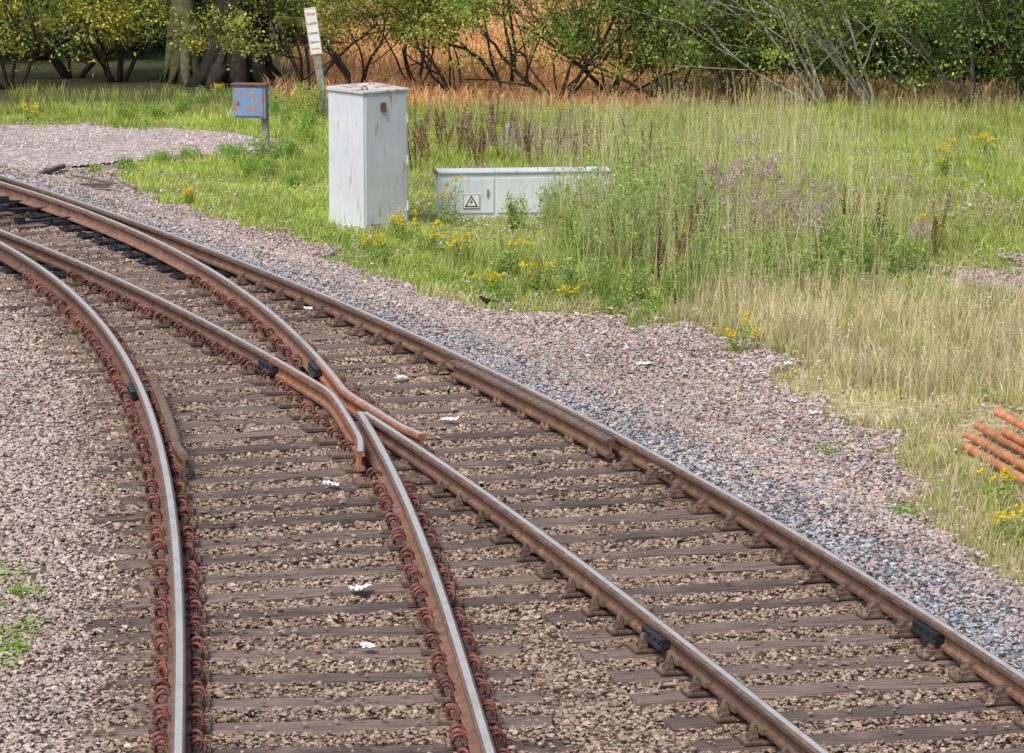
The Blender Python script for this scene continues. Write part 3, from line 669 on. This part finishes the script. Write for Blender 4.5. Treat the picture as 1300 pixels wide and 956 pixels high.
mid = [(392, 114, 4, og, 'bush between the large trunk and the white sign', .7), (455, 112, 5, og, 'many stemmed bush rising behind the tall grey cabinet', .6), (530, 108, 4, lg, 'slim bush between the cabinets, a little farther back', .8), (578, 120, 6, og, 'thin stemmed bush above the left end of the low cabinet', .75), (645, 112, 5, og, 'sparse bush with the orange field showing through, above the low cabinet', .85), (705, 128, 8, lg, 'spreading dark stemmed bush above the right end of the low cabinet', .75), (775, 122, 6, lg, 'dark stemmed bush where the hedge begins', .5), (850, 130, 6, og, 'hawthorn with a low fan of stems in front of the orange field', .5)]
for q, (px, py, st_, pal, lab, z0) in enumerate(mid):
    tree('hawthorn_bush', lab, px, py, st_, 1.5+.2*(q % 3), .028, .75, dkbark, pal, 7500 if q < 5 else 8500, z0, (.016, .036), cat='bush', wob=.26+.06*(q % 3), nclump=60, cs=(.06, .19), lean=(random.uniform(-.4, .4), 0), dens_low=600 if q > 4 else 0, zlow=(.4, 1.5))
rg = [(930, 134, 1, lg, grbark, 'grey stemmed bush with dark leaves left of the pale branches', 2400, (-.5, 0)), (1050, 138, 0, lg, pale, 'bush with long pale leaning branches', 900, (-.8, 0)), (1110, 138, 0, og, pale, 'bush with pale upright branches and brighter leaves', 1200, (-.5, 0)), (1165, 134, 1.2, dg, grbark, 'dense dark green bush right of the pale branches', 3200, (-.4, 0)), (1235, 136, 0, lg, grbark, 'bush with grey trunks near the right edge', 1800, (-.3, 0)), (1310, 136, 0, dg, dkbark, 'dense dark bush cut by the right edge', 3800, (0, 0))]
for px, py, bk, pal, bc, lab, low, ln in rg:
    tree('willow_bush', lab, px, py, 5, 2.0, .030, .35, bc, pal, 6500, .4, (.018, .038), cat='bush', dens_low=low, back=bk, lean=ln, wob=.15, nclump=55, cs=(.05, .18), zlow=(.3, 1.6))
for i, (px, bk) in enumerate([(850, 6), (930, 5), (1020, 4), (1110, 4), (1200, 4), (1290, 4)]):
    tree('willow_bush', ['dark bush in the back row, farthest left of the dense hedge', 'dark bush in the back row behind the grey stemmed bush', 'dark bush in the back row behind the pale leaning branches', 'dark bush in the back row behind the brighter leaves', 'dark bush in the back row near the right', 'dark bush in the back row at the right edge'][i], px, 132, 5, 1.4, .05, .6, dkbark, shade_leaf if i > 0 else dg, 4500, .1, (.03, .055), cat='bush', dens_low=6500, back=bk, zlow=(0, 1.4))
# ------------------------------------------------------------------ weeds
def weed(name, label, cat, px, py, h, kind, group=None):
    b_ = hitg(px, py); root = empty(name, b_); tag(root, label, cat, group)
    stn = NM(); lf = NM()
    ns = {'rag': 6, 'dock': 4, 'green': 9, 'thistle': 8, 'low': 9}[kind]
    for s_ in range(ns):
        a = random.uniform(0, 6.28); rr = random.uniform(0, .11); sp = random.uniform(.02, .25)*h; hh = h*random.uniform(.55 if kind in ('rag', 'dock') else .6, 1.08)
        p0 = Vector((math.cos(a)*rr, math.sin(a)*rr, -.02)); p1 = p0+Vector((math.cos(a)*sp*.4, math.sin(a)*sp*.4, hh*.55)); p2 = p0+Vector((math.cos(a)*sp, math.sin(a)*sp, hh))
        sc = {'dock': (.26, .13, .09), 'thistle': (.44, .4, .22)}.get(kind, (.34, .43, .14))
        stn.tube([p0, p1, p2], [.006, .005, .003], 4, sc)
        cnt = {'dock': 24, 'green': 110, 'thistle': 50}.get(kind, 60)
        t = rng.uniform(.05, .8 if kind in ('rag', 'dock') else .98, cnt); P = np.array(p0)[None]*(1-t)[:, None]+np.array(p2)[None]*t[:, None]+rng.normal(0, 1, (cnt, 3))*((.045 if kind != 'low' else .06)*(1.2-t*.8))[:, None]
        P[:, 2] = np.maximum(P[:, 2], .01)
        pal = {'rag': [(.3, .44, .09), (.38, .5, .11)], 'dock': [(.34, .42, .11), (.42, .28, .11)], 'green': [(.44, .59, .17), (.34, .49, .12), (.57, .68, .26), (.26, .40, .09)], 'thistle': [(.47, .51, .22), (.6, .57, .32)], 'low': [(.34, .52, .1), (.25, .43, .08)]}[kind]
        lf.leaves(P, rng.uniform(.012, .028, len(P)), pick(pal, len(P)), .32)
        if kind == 'rag':
            fl = NM()
            for _ in range(4):
                c = np.array(p2)+rng.normal(0, .022, 3)*[1, 1, .6]; n_ = 11; fl.leaves(c+rng.normal(0, .012, (n_, 3))*[1, 1, .6], rng.uniform(.007, .013, n_), pick([(.95, .74, .03), (.98, .82, .06), (.88, .62, .03)], n_, .06), .8, .5)
            link('flower_head', fl.mesh('flower_head'), M['leaf'], root)
        if kind == 'dock':
            fl = NM(); t = rng.uniform(.42, 1.0, 130); P = np.array(p0)*(1-t)[:, None]+np.array(p2)*t[:, None]+rng.normal(0, .011, (130, 3)); fl.leaves(P, rng.uniform(.006, .013, 130), pick([(.30, .18, .14), (.38, .24, .18), (.22, .13, .11)], 130), .8); link('seed_head', fl.mesh('seed_head'), M['leaf'], root)
        if kind == 'thistle':
            fl = NM()
            for _ in range(6):
                c = np.array(p2)+rng.normal(0, .026, 3); n_ = 16; fl.leaves(c+rng.normal(0, .020, (n_, 3)), rng.uniform(.006, .013, n_), pick([(.70, .57, .50), (.5, .38, .34), (.86, .79, .7), (.56, .40, .40)], n_, .2), .8)
            link('seed_head', fl.mesh('seed_head'), M['leaf'], root)
    link('stems', stn.mesh('stems'), M['bark'], root); link('leaves', lf.mesh('leaves'), M['leaf'], root)
rag = [(515, 312, .38, 'yellow ragwort close to the right foot of the tall grey cabinet'), (545, 322, .34, 'yellow ragwort right of the tall cabinet, in front of the low cabinet end'), (568, 285, .5, 'yellow ragwort in front of the left end of the low cabinet'), (500, 305, .25, 'small yellow ragwort against the tall cabinet'), (682, 372, .36, 'yellow ragwort with its foot near the stones, below the low cabinet'), (618, 372, .22, 'small yellow ragwort left of the black bird'), (944, 450, .36, 'lone yellow ragwort in the straw grass above the pink stones'), (866, 330, .5, 'yellow ragwort among the tall green weeds'), (1197, 225, .42, 'tall yellow ragwort on the green bank'), (1248, 205, .34, 'yellow ragwort near the right edge of the bank'), (40, 152, .22, 'yellow ragwort at the far left beyond the road'), (1272, 650, .38, 'yellow ragwort beside the rusty pipes, larger'), (1290, 690, .24, 'small yellow ragwort below the rusty pipes'), (243, 262, .24, 'sparse yellow ragwort by the blue box, near the rail'), (280, 120, .18, 'yellow ragwort under the large dark trunk'), (725, 385, .18, 'tiny yellow ragwort at the edge of the stones'), (1180, 300, .22, 'small yellow ragwort in the middle of the bank'), (590, 335, .3, 'yellow ragwort below the triangle sign of the low cabinet'), (480, 320, .2, 'small yellow ragwort in front of the tall cabinet'), (660, 345, .3, 'yellow ragwort in the grass below the middle of the low cabinet')]
for px, py, h_, lab in rag: weed('ragwort_plant', lab, 'wild flower', px, py, h_, 'rag')
for px, py, h_ in [(528, 200, .75), (548, 205, .66), (572, 205, .8), (600, 208, .6), (640, 205, .72), (665, 200, .55), (700, 205, .62), (735, 215, .5), (585, 192, .65), (755, 212, .6), (625, 186, .75), (530, 220, .85), (560, 190, .6), (680, 212, .5), (612, 212, .7)]:
    weed('dock_plant', 'brown seeding dock spire standing behind the low cabinet', 'wild plant', px, py, h_, 'dock', 'brown dock spires behind the low cabinet')
for px, py, h_ in [(868, 345, .95), (905, 250, .5), (835, 365, .8), (1190, 320, .6), (1105, 330, .6), (960, 200, .35), (850, 370, .7), (890, 340, .8), (795, 360, .7), (820, 240, .8), (1070, 300, .55)]:
    weed('dock_plant', 'brown seeding dock among the green weeds of the right bank', 'wild plant', px, py, h_, 'dock', 'brown docks on the right bank')
for px, py, h_ in [(935, 320, .85), (960, 310, .9), (985, 345, .8), (1015, 350, .7), (905, 310, .75), (1165, 330, .35), (950, 345, .7), (1000, 325, .85), (975, 290, .8), (920, 290, .7), (1030, 335, .6), (945, 290, .9), (1045, 310, .6)]:
    weed('thistle_plant', 'faded thistle with pinkish brown seed heads on the right bank', 'wild plant', px, py, h_, 'thistle', 'faded thistles on the right bank')
gl = [(800, 345, 1.1), (825, 355, 1.1), (775, 350, .8), (850, 330, 1.1), (880, 360, .8), (740, 340, .75), (1040, 355, .7), (1065, 350, .6), (790, 270, .85), (830, 255, .85), (760, 260, .6), (720, 320, .6), (945, 370, .55), (1000, 365, .5), (1090, 355, .5), (700, 290, .5), (650, 292, .42), (860, 235, .6), (915, 370, .6), (1130, 355, .45), (810, 310, 1.0), (845, 295, .9), (770, 310, .8), (895, 320, .8), (1050, 320, .5), (1075, 335, .5), (1100, 350, .45), (730, 375, .4), (760, 380, .45), (805, 385, .5), (850, 385, .5), (640, 350, .3), (790, 225, .6), (830, 215, .6), (870, 270, .7), (1140, 330, .4), (1020, 300, .5), (745, 295, .7), (755, 335, .8), (815, 285, .9), (875, 300, .8), (925, 345, .7), (975, 355, .6), (1025, 370, .45), (1110, 330, .45), (720, 285, .6), (760, 285, .75), (785, 290, .9), (1060, 370, .5), (960, 375, .5), (1160, 350, .4)]
for px, py, h_ in gl:
    weed('tall_weed', 'tall bright green leafy weed between the low cabinet and the thistles', 'wild plant', px, py, h_, 'green', 'tall green weeds on the bank')
for px, py, h_ in [(318, 225, .3), (345, 228, .32), (372, 205, .3), (300, 205, .22), (390, 180, .35), (365, 160, .45), (395, 165, .45), (260, 140, .35), (230, 145, .3), (200, 150, .25), (160, 150, .2), (405, 150, .5), (355, 205, .35), (330, 205, .4), (375, 240, .25), (385, 150, .5), (350, 148, .4), (160, 215, .12), (200, 206, .14), (240, 202, .16), (285, 196, .15), (120, 222, .1)]:
    weed('low_weed', 'bushy low green weed around the blue box and the gravel road', 'wild plant', px, py, h_, 'low', 'low weeds near the blue box')
for px, py, h_ in [(560, 360, .12), (640, 385, .12), (480, 335, .15), (780, 395, .14), (830, 400, .12), (30, 760, .03), (15, 830, .03), (1045, 580, .04), (1150, 660, .08), (430, 310, .1)]:
    weed('low_weed', 'small green weed growing at the edge of the stones', 'wild plant', px, py, h_, 'low', 'small weeds at the stone edge')
# ------------------------------------------------------------------ tall cabinet
b_ = hitg(462, 296); root = empty('equipment_cabinet', b_, R(41)); tag(root, 'tall grey white steel equipment cabinet with rust streaks standing on the grass', 'cabinet')
w1, w2, hh = .62, .60, 1.48
bm = bmesh.new(); bbox(bm, (w1/2, w2/2, hh/2+.02), (w1, w2, hh), None, .006); link('body', bm_done('body', bm), M['cab'], root)
bm = bmesh.new(); bbox(bm, (w1/2, w2/2, .02), (w1+.03, w2+.03, .09), None, .006); link('plinth', bm_done('plinth', bm), M['cabtop'], root)
bm = bmesh.new(); x0, x1, y0, y1, z0, z1 = -.025, w1+.025, -.025, w2+.025, hh+.02, hh+.045
vs = [bm.verts.new(v) for v in [(x0, y0, z0), (x1, y0, z0), (x1, y1, z0), (x0, y1, z0), (x0, y0, z1), (x1, y0, z1), (x1, y1, z1+.02), (x0, y1, z1+.02)]]
for f in [(0, 1, 2, 3), (4, 7, 6, 5), (0, 4, 5, 1), (1, 5, 6, 2), (2, 6, 7, 3), (3, 7, 4, 0)]: bm.faces.new([vs[i] for i in f])
bmesh.ops.bevel(bm, geom=list(bm.edges), offset=.005, segments=2, affect='EDGES')
lid = link('lid', bm_done('lid', bm), M['cabtop'], root); lid['label'] = 'rust stained lid'
bm = bmesh.new(); bbox(bm, (w1/2, -.006, hh/2+.03), (w1-.05, .012, hh-.10), None, .004); dr_ = link('door', bm_done('door', bm), M['cab'], root)
bm = bmesh.new(); bbox(bm, (w1*.42, -.022, hh-.13), (.07, .02, .09), None, .004); bbox(bm, (w1*.42, -.037, hh-.17), (.045, .02, .045), None, .004); link('hasp', bm_done('hasp', bm), M['wing'], dr_)
for zz in (.25, .75, 1.2):
    bm = bmesh.new(); bcyl(bm, (w1-.02, -.018, zz), .010, .1, 8); link('hinge', bm_done('hinge', bm), M['cab'], dr_)
for lx, ly in ((.1, .1), (w1-.1, w2-.1)):
    nm = NM(); pts = [(lx-.035, ly, z1-.005)]+[(lx-.035*math.cos(t), ly, z1+.02+.03*math.sin(t)) for t in np.linspace(0, math.pi, 7)]+[(lx+.035, ly, z1-.005)]; nm.tube(pts, [.009]*len(pts), 6, (.2, .1, .05)); link('lifting_eye', nm.mesh('lifting_eye'), M['orange'], root)
# ------------------------------------------------------------------ low cabinet
a = hitg(556, 278); c = hitg(775, 270); gz = (a.z+c.z)/2; a.z = c.z = gz; root = empty('low_cabinet', a, math.atan2((c-a).y, (c-a).x)); L = (c-a).length; H2 = .48; D2 = .28
tag(root, 'long low pale grey trackside cabinet half hidden by weeds', 'cabinet')
bm = bmesh.new(); bbox(bm, (L/2, D2/2, H2/2-.03), (L, D2, H2+.06), None, .005); link('body', bm_done('body', bm), M['low'], root)
nd = 3
for i in range(nd):
    wd = L/nd; bm = bmesh.new(); bbox(bm, (wd*(i+.5), -.008, H2*.48), (wd-.04, .014, H2*.80), None, .004); d_ = link('door', bm_done('door', bm), M['low'], root)
    bm = bmesh.new(); bbox(bm, (wd*(i+.86), -.024, H2*.55), (.022, .022, .08), None, .004); link('handle', bm_done('handle', bm), M['post'], d_)
    bm = bmesh.new(); bbox(bm, (wd*(i+.5), D2/2-.005, H2+.013), (wd-.010, D2+.04, .022), None, .004); link('lid', bm_done('lid', bm), M['low'], root)
bm = bmesh.new(); bbox(bm, (-.02, D2/2-.005, H2+.01), (.03, D2+.04, .034), None, .004); o = link('lid_flange', bm_done('lid_flange', bm), M['wing'], root); o['label'] = 'rusty end flange of the lid'
wp = bmesh.new(); bbox(wp, (0, 0, 0), (.19, .006, .16), None, .002); pl = link('warning_sign', bm_done('warning_sign', wp), M['white'], root, (.37, -.022, .17)); pl['label'] = 'white square sign with a black electricity triangle'
bm = bmesh.new()
def ring(bm, P1, P2, y):
    A = [bm.verts.new((x, y, z)) for x, z in P1]; B = [bm.verts.new((x, y, z)) for x, z in P2]; n = len(P1)
    for i in range(n): bm.faces.new((A[i], A[(i+1) % n], B[(i+1) % n], B[i]))
ring(bm, [(-.075, -.06), (.075, -.06), (0, .068)], [(-.054, -.048), (.054, -.048), (0, .045)], -.0055)
bm.faces.new([bm.verts.new((x, -.0055, z)) for x, z in [(.012, .02), (-.018, -.008), (-.002, -.008), (-.012, -.035), (.018, -.002), (.003, -.002)]])
ring(bm, [(-.092, -.077), (.092, -.077), (.092, .077), (-.092, .077)], [(-.087, -.072), (.087, -.072), (.087, .072), (-.087, .072)], -.005)
link('triangle_symbol', bm_done('triangle_symbol', bm), M['ink'], pl)
# ------------------------------------------------------------------ blue box on post
b_ = hitg(337, 188); root = empty('equipment_box', b_, R(-14)); tag(root, 'small blue grey box with flaking rusty paint on a short post by the gravel road', 'equipment box')
bm = bmesh.new(); bbox(bm, (0, .0, .38), (.085, .06, .84), None, .006); link('post', bm_done('post', bm), M['post'], root)
bm = bmesh.new(); bbox(bm, (-.17, -.08, .60), (.44, .12, .42), None, .012); bx_ = link('box', bm_done('box', bm), M['blue'], root)
bm = bmesh.new(); bbox(bm, (-.17, -.146, .595), (.38, .016, .36), None, .01); d_ = link('door', bm_done('door', bm), M['blue'], root)
bm = bmesh.new(); bcyl(bm, (-.32, -.16, .59), .02, .03, 8, Matrix.Rotation(math.pi/2, 3, 'X')); link('handle', bm_done('handle', bm), M['orange'], d_)
bm = bmesh.new(); bbox(bm, (-.17, -.09, .822), (.47, .17, .02), None, .006); o = link('lid', bm_done('lid', bm), M['wing'], root); o['label'] = 'rusty lid'
bm = bmesh.new()
for zz in (.02, .15): bbox(bm, (0, -.034, zz+.4), (.12, .02, .02), None, .003)
link('bracket', bm_done('bracket', bm), M['chair'], root)
# ------------------------------------------------------------------ warning sign on leaning post
b_ = hitg(414, 150); root = empty('warning_sign_post', b_); tag(root, 'narrow white sign with stop look listen lettering on a leaning grey post', 'sign')
tilt = Matrix.Rotation(R(-8), 3, 'Y')
bm = bmesh.new(); bbox(bm, (0, .02, .62), (.10, .05, 1.34), None, .006); bmesh.ops.rotate(bm, cent=(0, 0, 0), matrix=tilt, verts=bm.verts); link('post', bm_done('post', bm), M['post'], root)
bm = bmesh.new(); bbox(bm, (0, -.012, 1.20), (.165, .012, .64), None, .003); bmesh.ops.rotate(bm, cent=(0, 0, 0), matrix=tilt, verts=bm.verts); sp = link('sign_face', bm_done('sign_face', bm), M['white'], root)
bm = bmesh.new(); ring(bm, [(-.079, .888), (.079, .888), (.079, 1.512), (-.079, 1.512)], [(-.074, .893), (.074, .893), (.074, 1.507), (-.074, 1.507)], -.0195); bmesh.ops.rotate(bm, cent=(0, 0, 0), matrix=tilt, verts=bm.verts); link('border', bm_done('border', bm), M['red'], sp)
for txt, zz, szz, mm in (('Stop', 1.42, .062, 'red'), ('Look', 1.29, .062, 'ink'), ('Listen', 1.16, .052, 'ink'), ('Beware', 1.04, .038, 'ink'), ('of trains', .95, .034, 'red')):
    cu = bpy.data.curves.new('t', 'FONT'); cu.body = txt; cu.size = szz; cu.align_x = 'CENTER'; cu.offset = .0006
    to = bpy.data.objects.new('t', cu); col.objects.link(to); bpy.context.view_layer.update()
    me = bpy.data.meshes.new_from_object(to.evaluated_get(bpy.context.evaluated_depsgraph_get())); bpy.data.objects.remove(to)
    me.materials.clear(); me.transform(Matrix.Translation((0, -.0205, zz)) @ Matrix.Rotation(math.pi/2, 4, 'X')); me.transform(tilt.to_4x4()); link('lettering', me, M[mm], sp)
b_ = hitg(648, 182); bm = bmesh.new(); bbox(bm, (0, 0, .1), (.13, .1, .26), None, .015); bbox(bm, (0, 0, .24), (.09, .07, .04), None, .012)
tag(link('marker_stone', bm_done('marker_stone', bm), M['conc'], None, b_, .2), 'small pale marker stone on the path behind the low cabinet', 'marker stone')
# ------------------------------------------------------------------ rusty pipes
gz = float(hgt(*hitg(1260, 560)[:2]))
for i, (pa, pb, zz) in enumerate([((1266, 523), (1500, 650), .13), ((1241, 540), (1480, 672), .06), ((1229, 552), (1470, 686), .06), ((1224, 565), (1460, 701), .06), ((1276, 548), (1500, 672), .125)]):
    a = hit(*pa, gz+zz); b2 = hit(*pb, gz+zz); Lp = (b2-a).length; ang = math.atan2((b2-a).y, (b2-a).x)
    bm = bmesh.new(); n = 14; Rr = [(.034, 0), (.034, Lp), (.026, Lp), (.026, 0)]; rings = []
    for r_, xx in Rr: rings.append([bm.verts.new((xx, r_*math.cos(t), r_*math.sin(t))) for t in np.linspace(0, 2*math.pi, n, endpoint=False)])
    for q in range(4):
        A, B = rings[q], rings[(q+1) % 4]
        for k in range(n): bm.faces.new((A[k], A[(k+1) % n], B[(k+1) % n], B[k]))
    tag(link('rusty_pipe', bm_done('rusty_pipe', bm), M['orange'], None, a, ang), ['orange rusty pipe lying highest, farthest from the camera', 'orange rusty pipe on the grass, second from the top', 'orange rusty pipe on the grass, third from the top', 'orange rusty pipe on the grass, lowest and nearest', 'short end of an orange rusty pipe starting farthest right'][i], 'pipe')
# ------------------------------------------------------------------ litter
lit = [(392, 403, .07, 'small white scrap between the rails near the upper joint, left of its pair'), (424, 394, .07, 'small white scrap close to the upper right rail'), (457, 763, .10, 'crumpled white scrap on a sleeper between the left hand rails'), (466, 837, .08, 'flat white scrap nearest the bottom between the left hand rails'), (422, 629, .08, 'white scrap left of the crossing on a timber'), (818, 470, .09, 'white scrap lying on the pink stones'), (1006, 518, .05, 'small white scrap at the grass edge near the pipes'), (745, 460, .05, 'tiny pale scrap on the blue grey stones'), (571, 546, .08, 'white flakes between the rails right of the crossing'), (510, 492, .08, 'white flakes between the rails above the crossing'), (1001, 470, .06, 'small pale scrap at the edge of the straw grass'), (1035, 533, .06, 'pale scrap right of the pink stones')]
for i, (px, py, s_, lab) in enumerate(lit):
    s_ *= .9; p = hitg(px, py); p.z = max(p.z+.05, .022 if px < 620 else -9); r_ = random.Random(i+50); bm = bmesh.new(); nq = 9
    grid = [[bm.verts.new(((u/nq-.5)*s_*1.6+r_.uniform(-.006, .006), (v/nq-.5)*s_*1.7+r_.uniform(-.008, .008), r_.uniform(0, .025))) for u in range(nq+1)] for v in range(nq+1)]
    for v in range(nq):
        for u in range(nq):
            th = math.atan2(v-4, u-4)
            if math.hypot(u-4, v-4)*(1+.35*math.sin(th*2+i*1.7)+.25*math.sin(th*5+i)) < 3.4: bm.faces.new((grid[v][u], grid[v][u+1], grid[v+1][u+1], grid[v+1][u]))
    bmesh.ops.delete(bm, geom=[v for v in bm.verts if not v.link_faces], context='VERTS')
    tag(link('litter_scrap', bm_done('litter_scrap', bm), M['litter'], None, p, r_.uniform(0, 3)), lab, 'litter')
# ------------------------------------------------------------------ blackbird
b_ = hitg(617, 390); root = empty('small_bird', b_, R(200)); tag(root, 'small black bird standing at the grass edge', 'bird'); root.scale = (.72, .72, .72)
jo = [((-.13, 0, .075), .008), ((-.07, 0, .085), .016), ((-.02, 0, .085), .034), ((.03, 0, .1), .036), ((.06, 0, .13), .022), ((.078, 0, .148), .022), ((.098, 0, .15), .010), ((-.005, .02, .045), .006), ((-.005, .02, .0), .004), ((-.005, -.02, .045), .006), ((-.005, -.02, .0), .004), ((.025, .02, .002), .003), ((.025, -.02, .002), .003)]
me = bpy.data.meshes.new('body'); me.from_pydata([j[0] for j in jo], [(0, 1), (1, 2), (2, 3), (3, 4), (4, 5), (5, 6), (2, 7), (7, 8), (2, 9), (9, 10), (8, 11), (10, 12)], [])
ob = bpy.data.objects.new('body', me); col.objects.link(ob); sk = ob.modifiers.new('s', 'SKIN')
for i, j in enumerate(jo): me.skin_vertices[0].data[i].radius = (j[1], j[1]); me.skin_vertices[0].data[i].use_root = (i == 2)
ss = ob.modifiers.new('u', 'SUBSURF'); ss.levels = 2; bpy.context.view_layer.update()
m2 = bpy.data.meshes.new_from_object(ob.evaluated_get(bpy.context.evaluated_depsgraph_get())); bpy.data.objects.remove(ob); link('body', m2, M['feather'], root)
bm = bmesh.new(); bcyl(bm, (.112, 0, .149), .006, .03, 6, Matrix.Rotation(math.pi/2, 3, 'Y'), .001); link('beak', bm_done('beak', bm), M['beak'], root)
bm = bmesh.new(); bbox(bm, (-.14, 0, .078), (.08, .03, .006), Matrix.Rotation(0, 3, 'Y'), .002); link('tail', bm_done('tail', bm), M['feather'], root)
# ------------------------------------------------------------------ light
w = bpy.data.worlds.new('World'); bpy.context.scene.world = w; w.use_nodes = True; nt = w.node_tree
sky = nt.nodes.new('ShaderNodeTexSky'); sky.sky_type = 'NISHITA'; sky.sun_disc = False; sky.sun_elevation = R(54); sky.sun_rotation = R(215); sky.dust_density = 4; sky.air_density = 1.0
nt.links.new(sky.outputs[0], nt.nodes['Background'].inputs[0]); nt.nodes['Background'].inputs[1].default_value = 0.15
sl = bpy.data.lights.new('sun', 'SUN'); sl.energy = 2.9; sl.angle = R(22); sl.color = (1, .955, .89); so = bpy.data.objects.new('sun', sl); col.objects.link(so)
az = R(215); el = R(54); dv = Vector((math.sin(az)*math.cos(el), math.cos(az)*math.cos(el), math.sin(el)))
so.rotation_euler = dv.to_track_quat('Z', 'Y').to_euler(); so.location = dv*50
sc_ = bpy.context.scene; sc_.view_settings.view_transform = 'Standard'; sc_.view_settings.look = 'None'; sc_.view_settings.exposure = 0
